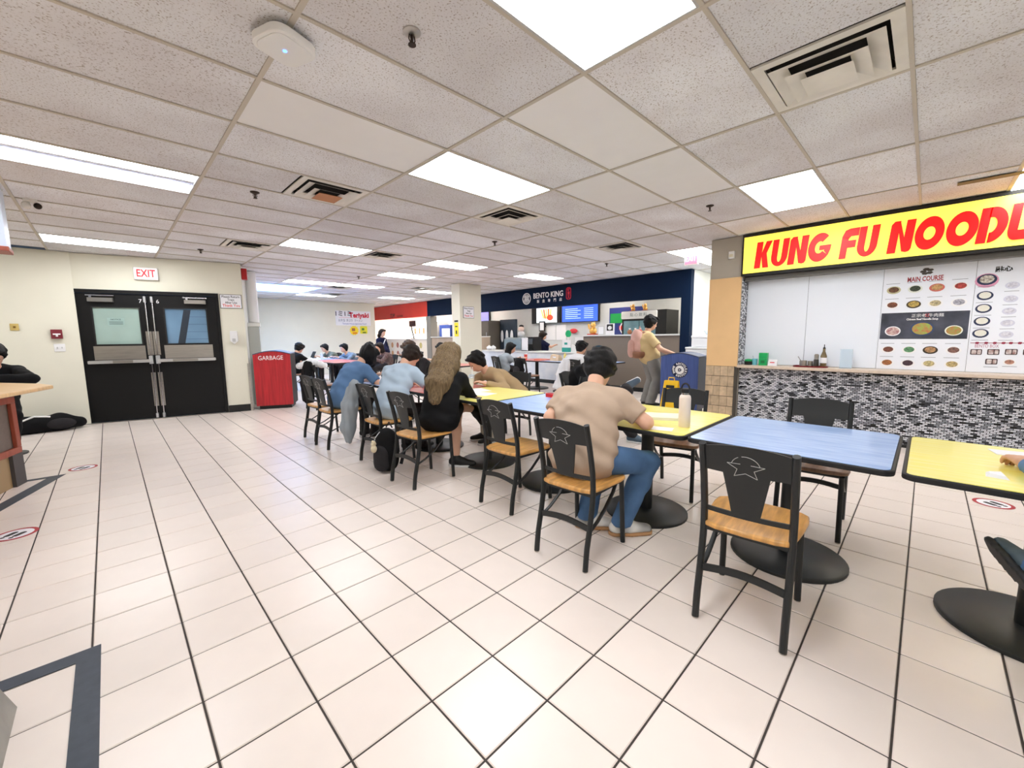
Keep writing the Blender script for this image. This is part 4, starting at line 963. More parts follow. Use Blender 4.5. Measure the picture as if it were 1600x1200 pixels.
# boxes stacked behind the bin
tb = thing('box_table', 'narrow dark cart in the corridor carrying the white foam boxes', 'cart', (8.7, 3.0, 0))
obj('top', MB().box(-.45, .45, -.3, .56, .86, .9), M_blackl, tb, smooth=False)
for x in (-.4, .4):
    for y in (-.26, .5): obj('leg', MB().box(x-.02, x+.02, y-.02, y+.02, 0, .86), M_blackl, tb, smooth=False)
M_foam = mat('foam_box', (238, 240, 244), .6)
for k, (dx, dy, w, d, z, h, l) in enumerate(((0, .18, .55, .55, .9005, .19, 'lower white foam box on the corridor cart'), (.0, .1, .5, .5, 1.1, .22, 'upper white foam box carrying a plastic bowl'))):
    t = thing('foam_box', l, 'box', (8.66+dx, 3.0+dy, z))
    obj('body', MB().box(-w/2, w/2, -d/2, d/2, 0, h*.78), M_foam, t, bevel=.008); obj('lid', MB().box(-w/2-.008, w/2+.008, -d/2-.008, d/2+.008, h*.79, h), M_foam, t, bevel=.008)
small('plastic_bowl', 'clear plastic bowl on top of the white foam boxes', 'bowl', (8.66, 3.08, 1.321), [('bowl', MB().lathe([(.06, 0), (.12, .09), (.11, .09), (.05, .01)], n=18), M_clear), ('rim', MB().lathe([(.124, .088), (.124, .095)], n=18), M_clear)])
t = thing('exit_sign', 'small hanging EXIT sign glowing red at the corridor mouth', 'exit sign', (7.08, 2.87, 2.5))
obj('case', MB().box(-.03, .03, -.11, .11, 0, .2), M_white, t, bevel=.005); obj('lit_face', MB().box(-.034, -.0305, -.1, .1, .015, .185), mat('exit_glow', (255, 90, 110), .5, emit=1.6), t, smooth=False)
text('lettering', 'EXIT', WX(2.87, 2.6, 7.045), .13, mat('exit_white', (255, 220, 220), .5, emit=1.2), t, fit=.17)
obj('stem', MB().cyl((0, 0, .2), (0, 0, .222), .012, n=8), M_white, t)
small('security_camera', 'dark security camera under the ceiling at the corridor corner', 'camera', (7.4, 2.42, 2.48), [('bracket', MB().box(-.05, .1, -.068, .0, -.25, 0), mat('cam_box', (150, 148, 138), .5)), ('lens', MB().tube([(-.05, 0, .04), (-.17, .03, .02)], .035, 12), M_blackl), ('arm', MB().tube([(0, -.02, 0), (-.05, 0, .04)], .015, 8), M_lamp_frame)])

# ------------------------------------------------------------------ counters on the left
M_ctr = mat('counter_maple', (226, 190, 140), .4, var=.12, scale=4, stretch=(1, 8, 1)); M_redwood = mat('red_wood', (158, 76, 54), .45, var=.2, scale=5, stretch=(6, 6, 1)); M_granite = mat('taupe_laminate', (116, 104, 96), .5, var=.1, scale=30)
K0 = Vector((-.67, 6.03, 0)); kd = Vector((-.29, -.957, 0)).normalized(); kn = Vector((-kd.y, kd.x, 0))
if kn.x < 0: kn = -kn
FK = frame(K0, -kd, (0, 0, 1))      # x towards +Y along the visible face, z outward
sgn = 1 if (FK @ Vector((0, 0, 1))-K0).x > 0 else -1
t = thing('wooden_counter', 'maple topped counter with red wood frame and taupe panels at the left wall side', 'counter', K0)
def kb(n, a, m, **k): wobj(n, MB().box(*a, M=FK), m, t, **k)
z0, z1 = (-1.2, 0)
kb('plinth', (-2.0, -.0, 0, .3, -1.3, -.03), mat('plinth_tan', (170, 142, 104), .5), smooth=False)
kb('plinth_corner', (-.16, .0, 0, .3, -.0295, -.002), mat('plinth_dark', (70, 66, 66), .5), smooth=False)
kb('panel', (-2.0, -.001, .301, .84, -1.3, -.03), M_granite, smooth=False)
kb('frame_rail', (-2.0, .0, .301, .36, -.0295, .0), M_redwood, bevel=.004); kb('frame_rail', (-2.0, .0, .78, .84, -.0295, .0), M_redwood, bevel=.004); kb('frame_stile', (-.07, .0, .361, .779, -.0295, .0), M_redwood, bevel=.004)
top = [(-.41, 5.92), (-.62, 5.3), (-1.2, 3.9), (-2.6, 3.9), (-2.6, 7.05), (-1.0, 7.0), (-.52, 6.25)]
wobj('counter_top', MB().prism(top, Matrix.Translation((0, 0, .895)), .036), M_ctr, t, bevel=.008)
wobj('support', MB().prism([(x-.1 if x > -2 else x, y) for x, y in [(-.66, 5.95), (-.8, 5.4), (-1.3, 4.1), (-2.5, 4.1), (-2.5, 6.8), (-1.1, 6.7)]], Matrix.Translation((0, 0, .8405)), .054), M_redwood, t, smooth=False)
t = thing('hanging_sign', 'white light box with a wood rim hanging above the wooden counter', 'sign', (-1.2, 6.0, 2.17))
wobj('panel', MB().box(-2.4, -.56, 5.85, 6.1, 2.2, 2.719), mat('lightbox', (220, 232, 250), .4), t, smooth=False)
wobj('rim', MB().box(-2.42, -.55, 5.84, 6.11, 2.16, 2.199), M_redwood, t, bevel=.004)
# stone counter in the foreground corner
t = thing('stone_counter', 'grey stone based counter corner inside the wide dark floor border', 'counter', (-.38, 2.28, 0))
M_gst = mat('grey_stone', (150, 146, 138), .5, var=.2, scale=8)
wobj('base', MB().add([(-.36, 2.28, 0), (-.36, -.6, 0), (-2.2, -.6, 0), (-2.2, 2.28, 0), (-.405, 2.25, .17), (-.405, -.6, .17), (-2.2, -.6, .17), (-2.2, 2.25, .17)], [(0, 1, 2, 3), (4, 7, 6, 5), (0, 4, 5, 1), (1, 5, 6, 2), (2, 6, 7, 3), (3, 7, 4, 0)]), M_gst, t, smooth=False)
wobj('body', MB().box(-2.2, -.43, -.6, 2.22, .171, .86), mat('pale_green_panel', (206, 214, 204), .4), t, smooth=False)
wobj('counter_top', MB().box(-2.25, -.4, -.65, 2.25, .861, .9), M_ctr, t, bevel=.006)

# ------------------------------------------------------------------ column notices, back wall posters, shop lettering
t = thing('notice_board', 'framed white tray return notice on the cream pillar', 'notice', (6.9, 8.57, 1.85))
notice(t, WY(6.86, 1.985, 8.569), .36, .3, .055)
t = thing('poster', 'yellow caution poster on the narrow side of the cream pillar', 'poster', (6.58, 8.73, 1.3))
wobj('sheet', MB().box(6.574, 6.579, 8.65, 8.82, 1.36, 1.72), mat('poster_yellow', (240, 226, 40), .6), t, smooth=False)
wobj('symbol', MB().prism(rrect(.05, .1, .02, 3), WX(8.735, 1.47, 6.5735), .001).prism(rrect(.1, .03, .01, 3), WX(8.735, 1.62, 6.5735), .001), M_blackl, t, smooth=False)
wobj('clip', MB().box(6.57, 6.579, 8.66, 8.81, 1.74, 1.78), M_blackl, t, smooth=False)
t = thing('banner', 'long white banner with black and red lettering on the back wall', 'banner', (6.96, 15.9, 1.83))
wobj('sheet', MB().box(6.27, 7.67, 15.89, 15.899, 1.835, 2.395), M_paper, t, smooth=False)
text('lettering', '1ミ1ミ', WY(6.58, 2.27, 15.888), .23, M_blackl, t, bold=.004); text('lettering', 'Teriyaki', WY(7.2, 2.23, 15.888), .25, mat('banner_red', (206, 24, 60), .5), t, fit=.8, bold=.01)
wobj('underline', MB().box(6.4, 7.2, 15.886, 15.8895, 2.135, 2.142), M_redletter, t, smooth=False)
text('lettering', 'お弁当  丼ぶり  ラーメン', WY(6.85, 2.02, 15.888), .12, mat('banner_grey', (130, 134, 150), .6), t, fit=.95); text('lettering', 'Teriyaki House Japanese Food', WY(7.0, 1.9, 15.888), .08, mat('banner_blue', (80, 100, 170), .6), t, fit=.95)
for k, (x, z, w, h, m, l) in enumerate(((6.97, 1.64, .38, .38, (242, 214, 40), 'yellow starburst poster under the white banner'), (7.36, 1.66, .3, .3, (230, 226, 60), 'smaller yellow green poster under the white banner'))):
    t = thing('poster', l, 'poster', (x, 15.9, z-h/2))
    pts = [((w/2 if q % 2 else w*.43)*math.cos(q*math.pi/12), (h/2 if q % 2 else h*.43)*math.sin(q*math.pi/12)) for q in range(24)] if k == 0 else rrect(w, h, .04, 3)
    wobj('sheet', MB().prism(pts, WY(x, z, 15.898), .004), mat('poster_y%d' % k, m, .6), t, smooth=False)
    wobj('picture', MB().prism(rrect(w*.35, h*.3, .02, 3, -.03, .03), WY(x, z, 15.8935), .002), mat('poster_pic%d' % k, ((170, 110, 70), (70, 130, 60))[k], .6, var=.4, scale=20), t, smooth=False)
    wobj('caption', MB().prism(rrect(w*.5, h*.14, .02, 3, .02, -.1), WY(x, z, 15.8935), .002), mat('poster_cap%d' % k, ((226, 120, 20), (90, 120, 40))[k], .6), t, smooth=False)
t = thing('shop_lettering', 'BENTO KING lettering with round crest and red seal on the dark blue fascia', 'sign', (8.9, 7.6, 2.3))
crest = MB().strip(arc(0, 0, .165, .165, 0, 360, 36)[:-1], arc(0, 0, .142, .142, 0, 360, 36)[:-1], WX(8.37, 2.435, 8.893), .006, closed=True)
wobj('crest_ring', crest, M_whitel, t, smooth=False)
cc = MB(); Fc = WX(8.37, 2.435, 8.893)
for z, w in ((.075, .12), (.04, .17), (0, .2), (-.035, .18), (-.075, .1)): cc.prism(rrect(w, .018, .006, 2, 0, z), Fc, .006)
for x in (-.06, 0, .06): cc.prism(rrect(.018, .15, .006, 2, x, .01), Fc, .0055)
cc.strip(arc(0, 0, .12, .12, 20, 160, 12), arc(0, 0, .105, .105, 20, 160, 12), Fc, .006); cc.strip(arc(0, 0, .12, .12, 200, 340, 12), arc(0, 0, .105, .105, 200, 340, 12), Fc, .006)
wobj('crest_mark', cc, M_whitel, t, smooth=False)
text('lettering', 'BENTO KING', WX(7.56, 2.485, 8.893), .21, M_whitel, t, fit=1.08, bold=.003, depth=.004)
for k, cch in enumerate('飯盒專門店'): text('lettering', cch, WX(7.92-.205*k, 2.325, 8.893), .095, M_whitel, t, depth=.004)
wobj('seal', MB().strip(rrect(.16, .32, .06, 4), rrect(.13, .29, .05, 4), WX(6.83, 2.47, 8.893), .006, closed=True), mat('seal_red', (214, 30, 50), .4), t, smooth=False)
for k, cch in enumerate('便當王'): text('seal_lettering', cch, WX(6.83, 2.56-.09*k, 8.893), .085, mat('seal_red', (214, 30, 50), .4), t, bold=.002, depth=.004)
t = thing('shop_lettering', 'small dark lettering low on the red fascia', 'sign', (8.9, 16, 2.2))
text('lettering', '茶屋', WX(16.35, 2.26, 8.893), .2, mat('bronze', (110, 60, 40), .5), t, bold=.004); text('lettering', 'TEA HOUSE', WX(15.75, 2.24, 8.893), .1, mat('bronze', (110, 60, 40), .5), t)
# ------------------------------------------------------------------ smooth implicit bodies (numpy surface nets)
V3 = lambda p: np.array((p[0], p[1], p[2]), float)
def unit(v): v = np.asarray(v, float); return v/(np.linalg.norm(v)+1e-9)
class Blob:
    """smooth union of tapered capsules and ellipsoids, with planar cuts per group"""
    def __init__(s): s.groups = []
    def group(s, prims, cuts=(), k=.03, noise=0, freq=30): s.groups.append((prims, cuts, k, noise, freq)); return s
    def mesh(s, res):
        lo = np.full(3, 1e9); hi = -lo
        for prims, *_ in s.groups:
            for p in prims:
                a, b = p['bb']; lo = np.minimum(lo, a); hi = np.maximum(hi, b)
        lo -= .03+res*2; hi += .03+res*2
        n = np.ceil((hi-lo)/res).astype(int)+1
        ax = [lo[i]+res*np.arange(n[i]) for i in range(3)]
        V = np.full(n, .2, np.float32)
        for prims, cuts, k, noise, freq in s.groups:
            G = np.full(n, .2, np.float32)
            for p in prims:
                m = .05+p['k']*1.5
                i0 = np.clip(np.floor((p['bb'][0]-m-lo)/res).astype(int), 0, n); i1 = np.clip(np.ceil((p['bb'][1]+m-lo)/res).astype(int)+1, 0, n)
                sl = tuple(slice(i0[i], i1[i]) for i in range(3))
                X, Y, Z = np.meshgrid(ax[0][sl[0]], ax[1][sl[1]], ax[2][sl[2]], indexing='ij')
                P = np.stack([X, Y, Z], -1)
                d = p['f'](P).astype(np.float32); kk = p['k']
                g = G[sl]; h = np.clip(.5+.5*(g-d)/kk, 0, 1); G[sl] = g*(1-h)+d*h-kk*h*(1-h)
            if cuts or noise:
                X, Y, Z = np.meshgrid(*ax, indexing='ij')
                if noise:
                    f = abs(freq)
                    if freq < 0:      # folds and strands that run downwards
                        G += noise*(np.sin(f*X+.5*f*Y+3*Z)+np.sin(1.6*f*Y-.7*f*X+4*Z+1)+.6*np.sin(2.7*f*(X-Y)+5*Z)).astype(np.float32)*.5
                    else: G += noise*(np.sin(f*X+1.7*f*Z+2*np.sin(f*.6*Y))+np.sin(1.3*f*Y-.9*f*Z+1.5*np.sin(f*.8*X))+.6*np.sin(2.3*f*Z+f*X-f*Y)).astype(np.float32)*.5
                for pt, nn in cuts:
                    pt = V3(pt); nn = unit(nn)
                    G = np.maximum(G, ((X-pt[0])*nn[0]+(Y-pt[1])*nn[1]+(Z-pt[2])*nn[2]).astype(np.float32))
            h = np.clip(.5+.5*(V-G)/k, 0, 1); V = V*(1-h)+G*h-k*h*(1-h)
        return surfnet(V, lo, res)
def surfnet(V, lo, res):
    S = V < 0; nx, ny, nz = V.shape
    C = [(i, j, k) for i in (0, 1) for j in (0, 1) for k in (0, 1)]
    sub = lambda A, c: A[c[0]:nx-1+c[0], c[1]:ny-1+c[1], c[2]:nz-1+c[2]]
    cnt = sum(sub(S, c).astype(np.int8) for c in C)
    act = (cnt > 0) & (cnt < 8); I = np.argwhere(act)
    if len(I) == 0: return np.zeros((0, 3)), []
    idx = np.full(act.shape, -1, np.int64); idx[act] = np.arange(len(I))
    vals = np.stack([V[I[:, 0]+c[0], I[:, 1]+c[1], I[:, 2]+c[2]] for c in C], 1); Cn = np.array(C, float)
    acc = np.zeros((len(I), 3)); w = np.zeros(len(I))
    for a in range(8):
        for b in range(a+1, 8):
            if np.abs(Cn[a]-Cn[b]).sum() != 1: continue
            va, vb = vals[:, a], vals[:, b]; m = (va < 0) != (vb < 0)
            t = np.where(m, va/(va-vb+1e-12), 0)
            acc += np.where(m[:, None], Cn[a]+t[:, None]*(Cn[b]-Cn[a]), 0); w += m
    verts = (I+acc/w[:, None])*res+lo
    F = []
    for axx in range(3):
        sh = [slice(None)]*3; sh2 = [slice(None)]*3; sh[axx] = slice(0, -1); sh2[axx] = slice(1, None)
        A = S[tuple(sh)]; B = S[tuple(sh2)]; E = np.argwhere(A != B); o = [x for x in range(3) if x != axx]
        E = E[(E[:, o[0]] > 0) & (E[:, o[1]] > 0) & (E[:, o[0]] < V.shape[o[0]]-1) & (E[:, o[1]] < V.shape[o[1]]-1)]
        fl = A[E[:, 0], E[:, 1], E[:, 2]]
        q = []
        for d0, d1 in ((-1, -1), (0, -1), (0, 0), (-1, 0)):
            e = E.copy(); e[:, o[0]] += d0; e[:, o[1]] += d1; q.append(idx[e[:, 0], e[:, 1], e[:, 2]])
        q = np.stack(q, 1)
        if axx == 1: fl = ~fl
        q[~fl] = q[~fl][:, ::-1]; F.append(q)
    return verts, np.concatenate(F)
def cap(a, b, ra, rb=None, k=.03, lat=None, ls=1.0):
    a = V3(a); b = V3(b); rb = ra if rb is None else rb; ab = b-a; L2 = ab@ab+1e-12; R = max(ra, rb)*max(1, ls)
    if lat is not None: lat = unit(lat)
    def f(P):
        if lat is not None:
            c = (P-(a+b)/2)@lat; P = P-(c*(1-1/ls))[..., None]*lat
        t = np.clip(((P-a)@ab)/L2, 0, 1)
        return np.linalg.norm(P-a-t[..., None]*ab, axis=-1)-(ra+(rb-ra)*t)
    return dict(f=f, k=k, bb=(np.minimum(a, b)-R, np.maximum(a, b)+R))
def ell(c, axes, r, k=.03):
    c = V3(c); A = np.array([unit(x) for x in axes]); r = np.array(r, float); R = r.max()
    def f(P):
        q = (P-c)@A.T; k0 = np.linalg.norm(q/r, axis=-1); k1 = np.linalg.norm(q/(r*r), axis=-1)+1e-9
        return k0*(k0-1)/k1
    return dict(f=f, k=k, bb=(c-R, c+R))
def blob_obj(name, vf, m, parent):
    v, f = vf; v = v-np.array(V3(wmat(parent).translation))
    me = bpy.data.meshes.new(name); me.from_pydata(v.tolist(), [], [tuple(int(i) for i in q) for q in f]); me.shade_smooth()
    me.materials.append(m); o = bpy.data.objects.new(name, me); COL.objects.link(o); o.parent = parent; return o
def ik(a, t, l1, l2, pole):
    a = V3(a); t = V3(t); d = t-a; L = np.linalg.norm(d); u = d/(L+1e-9)
    if L > (l1+l2)*.995: L = (l1+l2)*.995; t = a+u*L
    x = (l1*l1-l2*l2+L*L)/(2*L); h = math.sqrt(max(0, l1*l1-x*x)); p = unit(V3(pole)-u*(V3(pole)@u))
    return a+u*x+p*h, t
Zu = np.array((0, 0, 1.))
def hand_prims(w, d, n, side, curl):
    """palm, four jointed fingers of unequal length and a thumb; n = back of the hand, side = thumb side"""
    d = unit(d); n = unit(n-d*(n@d)); s = unit(side-d*(side@d)-n*(side@n)); P = []
    P.append(cap(w-d*.03, w+d*.02, .026, .027, .015, s, 1.15)); 
    for o in (-.027, -.009, .009, .027): P.append(cap(w+d*.015+s*o*.7, w+d*.085+s*o, .0145, .0118, .012))
    for o, L in ((.029, .066), (.0095, .075), (-.0105, .07), (-.03, .055)):
        b = w+d*.085+s*o; c1 = curl*.9; d1 = d*math.cos(c1)-n*math.sin(c1); e1 = b+d1*L*.48
        c2 = curl*2.0; d2 = d*math.cos(c2)-n*math.sin(c2); e2 = e1+d2*L*.3
        c3 = curl*2.7; d3 = d*math.cos(c3)-n*math.sin(c3); e3 = e2+d3*L*.24
        P += [cap(b, e1, .0098, .009, .005), cap(e1, e2, .009, .0082, .004), cap(e2, e3, .0082, .007, .004)]
    b = w+d*.028+s*.028; t1 = unit(d*.65+s*.7-n*.35); e1 = b+t1*.038; t2 = unit(d*.9+s*.25-n*.45); e2 = e1+t2*.03
    P += [cap(w+d*.015+s*.012, b, .018, .0145, .012), cap(b, e1, .0125, .0105, .008), cap(e1, e2, .0105, .0085, .004)]
    return P
SKIN = mat('skin', (226, 178, 150), .5, var=.06, scale=9)
SKIN2 = mat('skin_tan', (206, 156, 126), .5, var=.06, scale=9)
M_eye = mat('eye_dark', (30, 24, 22), .3); M_lip = mat('lip', (186, 112, 102), .5)
def hairmat(name, a, b): return mat(name, a, .55, rgb2=b, scale=34, stretch=(4, 4, .3), spec=.22, bump=.5, bscale=60)
H_blk = hairmat('hair_black', (24, 22, 22), (10, 9, 10)); H_brn = hairmat('hair_brown', (92, 66, 46), (52, 38, 28)); H_bld = hairmat('hair_ash_blond', (136, 114, 82), (74, 60, 44)); H_dk = hairmat('hair_dark_brown', (48, 36, 30), (22, 18, 16))
def cloth(name, rgb, **k): return mat('cloth_'+name, rgb, .85, var=k.pop('var', .08), scale=k.pop('scale', 7), bump=.15, bscale=220, spec=.2, **k)
def person(label, pelvis, yaw, head, shirt, pants, hair, group=None, lh=None, rh=None, lf=None, rf=None, le=None, re=None, lk=None, rk=None, face=None, face_pitch=35, sleeve='short', legs='long', shoes=(M_blackl, M_white), skin=SKIN, s=1.0, res=.013, hands=True, female=False, stand=False, curl=.35, hstyle='short', hair_pts=None, wr=.004, extra=None, hem=.13, shoe_dir=None, collar=None, elL=None, elR=None, kL=None, kR=None, hvol=1.0, loose=0.0):
    P0 = V3(pelvis); a = math.radians(yaw); f = np.array((math.cos(a), math.sin(a), 0)); l = np.array((-math.sin(a), math.cos(a), 0))
    H = V3(head)
    root = thing('person', label, 'person', (P0[0], P0[1], 0), 0, group)
    # spine: pelvis -> chest -> neck base, bowed backwards like a person bending over a table
    hb = H-P0; neck = P0+hb*.0
    fa = math.radians(face_pitch); ff = f if face is None else unit(np.array((math.cos(math.radians(face)), math.sin(math.radians(face)), 0)))
    hf = ff*math.cos(fa)-Zu*math.sin(fa); hu = ff*math.sin(fa)+Zu*math.cos(fa); hl = np.cross(hu, hf)
    nb = H-hu*.115*s-hf*.035*s          # base of the skull
    NB = nb-(unit(nb-P0)*.5+Zu*.3+hu*.2)*.085*s   # neck base
    sp = NB-P0; L = np.linalg.norm(sp); bend = max(0, .56*s-L)
    back = -f*(.02+bend*.45)
    W = P0+sp*.33+back*.8; Cn = P0+sp*.68+back*1.0; SC = P0+sp*.9+back*.35
    sw = (.155 if female else .178)*s
    su = unit(NB-Cn); shl = SC+l*sw-su*.015; shr = SC-l*sw-su*.015
    la1, la2 = .285*s, .25*s; ll1, ll2 = .43*s, .42*s
    fwd = P0+f*.47+Zu*(.78-P0[2])
    lh = V3(lh) if lh is not None else (P0+l*.24+f*.05-Zu*.12 if stand else fwd+l*.15); rh = V3(rh) if rh is not None else (P0-l*.24+f*.05-Zu*.12 if stand else fwd-l*.15)
    el, lw = ik(shl, lh, la1, la2, l*.7-Zu*.7-f*.3 if le is None else V3(le)); er, rw = ik(shr, rh, la1, la2, -l*.7-Zu*.7-f*.3 if re is None else V3(re))
    if elL is not None: el, lw = V3(elL), lh
    if elR is not None: er, rw = V3(elR), rh
    hl_, hr_ = P0+l*.095*s, P0-l*.095*s
    if lf is None: lf = P0+l*.1+f*(.0 if stand else .40); lf = np.array((lf[0], lf[1], .085))
    if rf is None: rf = P0-l*.1+f*(.0 if stand else .42); rf = np.array((rf[0], rf[1], .085))
    lf = V3(lf); rf = V3(rf); lf0, rf0 = lf, rf
    kl, lf = ik(hl_, lf, ll1, ll2, f+Zu*.8+l*.12 if lk is None else V3(lk)); kr, rf = ik(hr_, rf, ll1, ll2, f+Zu*.8-l*.12 if rk is None else V3(rk))
    if kL is not None: kl, lf = V3(kL), V3(lf0)
    if kR is not None: kr, rf = V3(kR), V3(rf0)
    fem = .9 if female else 1.0
    def torso(o, w=1.0):
        return [cap(P0+f*.0, W, (.118*s+o)*w, (.102*s*fem+o)*w, .05, l, 1.32), cap(W, Cn, (.102*s*fem+o)*w, .112*s*fem+o, .05, l, 1.36), cap(Cn, SC, .112*s*fem+o, .075*s+o, .05, l, 1.55), cap(SC, shl, .066*s+o, .052*s+o, .04), cap(SC, shr, .066*s+o, .052*s+o, .04)]
    def arm(S_, E_, W_, o=0, o2=None): o2 = o if o2 is None else o2; return [cap(S_, E_, .05*s*fem+o, .041*s*fem+o, .03), cap(E_, W_, .04*s*fem+o, .027*s+o2, .02)]
    def leg(h, k_, a_, o=0, o2=None):
        o2 = o if o2 is None else o2
        return [cap(h, k_, .082*s+o, .056*s+o, .04), cap(k_, k_+(a_-k_)*.35, .054*s+o, .052*s+o, .03), cap(k_+(a_-k_)*.35, a_, .052*s+o, .034*s+o2, .03)]
    # ---- body: one continuous surface
    hd = [ell(H+hu*.012*s, (hf, hl, hu), (.096*s, .077*s, .104*s), .02), ell(H+hf*.03*s-hu*.06*s, (hf, hl, hu), (.06*s, .054*s, .064*s), .03), cap(H+hf*.088*s+hu*.005*s, H+hf*.106*s-hu*.03*s, .009*s, .014*s, .012), cap(H+hf*.078*s-hu*.066*s, H+hf*.084*s-hu*.066*s, .018*s, .016*s, .012),
          cap(H+hf*.078*s+hu*.03*s+hl*.03*s, H+hf*.078*s+hu*.03*s-hl*.03*s, .014*s, .014*s, .012)]
    hd += [ell(H+hl*sd*.079*s-hf*.008*s-hu*.012*s, (hf, hl, hu), (.02*s, .011*s, .031*s), .006) for sd in (1, -1)]
    hd += [cap(NB, nb+hu*.03*s, .054*s*fem, .05*s*fem, .03)]
    bd = torso(-.006)+arm(shl, el, lw)+arm(shr, er, rw)+leg(hl_, kl, lf)+leg(hr_, kr, rf)+hd
    bv, bfc = Blob().group(bd).mesh(res)
    if hands:
        for E_, W_, sd in ((el, lw, 1), (er, rw, -1)):
            d = unit(W_-E_); nrm = Zu if abs(d[2]) < .8 else l*sd
            hv, hfc = Blob().group(hand_prims(W_, d, nrm, -l*sd if abs(d[2]) < .8 else f, curl)).mesh(.0055 if res < .015 else .008)
            bfc = np.concatenate([bfc, hfc+len(bv)]); bv = np.concatenate([bv, hv])
    else: pass
    body = blob_obj('body', (bv, bfc), skin, root)
    ey = MB()
    Mh = Matrix(((hf[0], hl[0], hu[0], 0), (hf[1], hl[1], hu[1], 0), (hf[2], hl[2], hu[2], 0), (0, 0, 0, 1)))
    for sd in (1, -1):
        c = H+hf*.087*s+hl*sd*.031*s+hu*.008*s
        e = MB().ell((0, 0, 0), (.006, .013, .006), 8, 6, M=Matrix.Translation(c) @ Mh); wobj('eye', e, M_eye, root)
    c = H+hf*.099*s-hu*.064*s; wobj('mouth', MB().ell((0, 0, 0), (.005, .022, .006), 8, 6, M=Matrix.Translation(c) @ Mh), M_lip, root)
    # ---- shirt
    o = .016; sd_ = unit(NB-P0)
    b = Blob().group(torso(o, 1.14+loose*7), cuts=[(P0-unit(W-P0)*hem, -unit(W-P0)), (NB+su*.03-f*.0, unit(su*.9-f*.25))], noise=wr, freq=26)
    for S_, E_, W_ in ((shl, el, lw), (shr, er, rw)):
        if sleeve == 'long': b.group(arm(S_, E_, W_, .016, .014), cuts=[(W_-unit(W_-E_)*.012, W_-E_)], k=.03, noise=wr, freq=32)
        else: e = S_+(E_-S_)*(.74 if sleeve == 'short' else .5); b.group([cap(S_, e+(E_-S_)*.1, .066*s, .066*s, .03)], cuts=[(e, E_-S_)], k=.035, noise=wr*.7, freq=30)
    so = blob_obj('shirt' if sleeve != 'long' else 'jacket', b.mesh(res), shirt, root)
    if collar is not None:      # gathered hood lying on the shoulders
        blob_obj('hood', Blob().group([cap(NB-f*.04+l*.07-su*.01, NB-f*.085-su*.05, .035, .05, .05), cap(NB-f*.04-l*.07-su*.01, NB-f*.085-su*.05, .035, .05, .05)], noise=.003, freq=40).mesh(res), collar, root)
    # ---- trousers / skirt / shoes
    wc = [(P0+unit(W-P0)*.05, unit(W-P0))]
    if legs == 'skirt':
        mid = (kl+kr)/2
        g = [cap(hl_, kl+(hl_-kl)*.3, .105*s, .1*s, .06), cap(hr_, kr+(hr_-kr)*.3, .105*s, .1*s, .06), cap(P0, P0+Zu*.05, .13*s, .12*s, .05, l, 1.25)]
        blob_obj('skirt', Blob().group(g[2:], cuts=wc, noise=.003, freq=24).group(g[:2], noise=.003, freq=24).mesh(res), pants, root)
    else:
        b = Blob(); hips = cap(P0-Zu*.0, P0+unit(W-P0)*.05, .124*s, .108*s, .05, l, 1.28)
        if legs == 'long':
            b.group([hips], cuts=wc, noise=.003, freq=24)
            b.group(leg(hl_, kl, lf, .014+loose, .03+loose)+leg(hr_, kr, rf, .014+loose, .03+loose), cuts=[((0, 0, .07), (0, 0, -1))], noise=.0035, freq=24, k=.03)
        else:
            b.group([hips], cuts=wc, noise=.003, freq=24)
            b.group([cap(hl_, kl, .1*s, .085*s, .04), cap(hr_, kr, .1*s, .085*s, .04)], noise=.003, freq=24)
        blob_obj('trousers' if legs == 'long' else 'shorts', b.mesh(res), pants, root)
    for i, (A, K) in enumerate(((lf, kl), (rf, kr))):
        sh = unit(A-K); fd = shoe_dir[i] if shoe_dir is not None and shoe_dir[i] is not None else None
        dirn = unit(V3(fd)) if fd is not None else unit(f+l*(.12 if i == 0 else -.12))
        flat_foot = A[2] < .14
        up = Zu if flat_foot else unit(-sh); dirn = unit(dirn-up*(dirn@up))
        sole0 = A-up*.075
        if flat_foot: sole0 = np.array((A[0], A[1], 0.0))
        lt = np.cross(up, dirn)
        up_cap = [cap(sole0-dirn*.04+up*.05, sole0+dirn*.05+up*.055, .042, .043, .03), cap(sole0+dirn*.05+up*.05, sole0+dirn*.175+up*.034, .042, .034, .03, lt, 1.15), cap(sole0-dirn*.03+up*.055, A+up*.012, .04, .038, .03)]
        so_ = blob_obj('shoe', Blob().group(up_cap, cuts=[(sole0+up*.022, -up)], k=.01).mesh(min(res, .012)), shoes[0], root)
        sv = Blob().group([cap(sole0-dirn*.045+up*.012, sole0+dirn*.06+up*.012, .043, .041, .02), cap(sole0+dirn*.06+up*.012, sole0+dirn*.18+up*.012, .041, .036, .02, lt, 1.2)], cuts=[(sole0+up*.024, up), (sole0+up*.001, -up)], k=.01).mesh(min(res, .01))
        blob_obj('sole', sv, shoes[1], so_)
    # ---- hair
    hc = H-hf*.014*s+hu*.02*s
    if hair_pts == 'back': hair_pts = ([H-hf*.05*s+Zu*.03, H-ff*.085*s-Zu*.1, H-ff*.1*s-Zu*.22], [.085*s, .075*s, .04*s], 1.2)
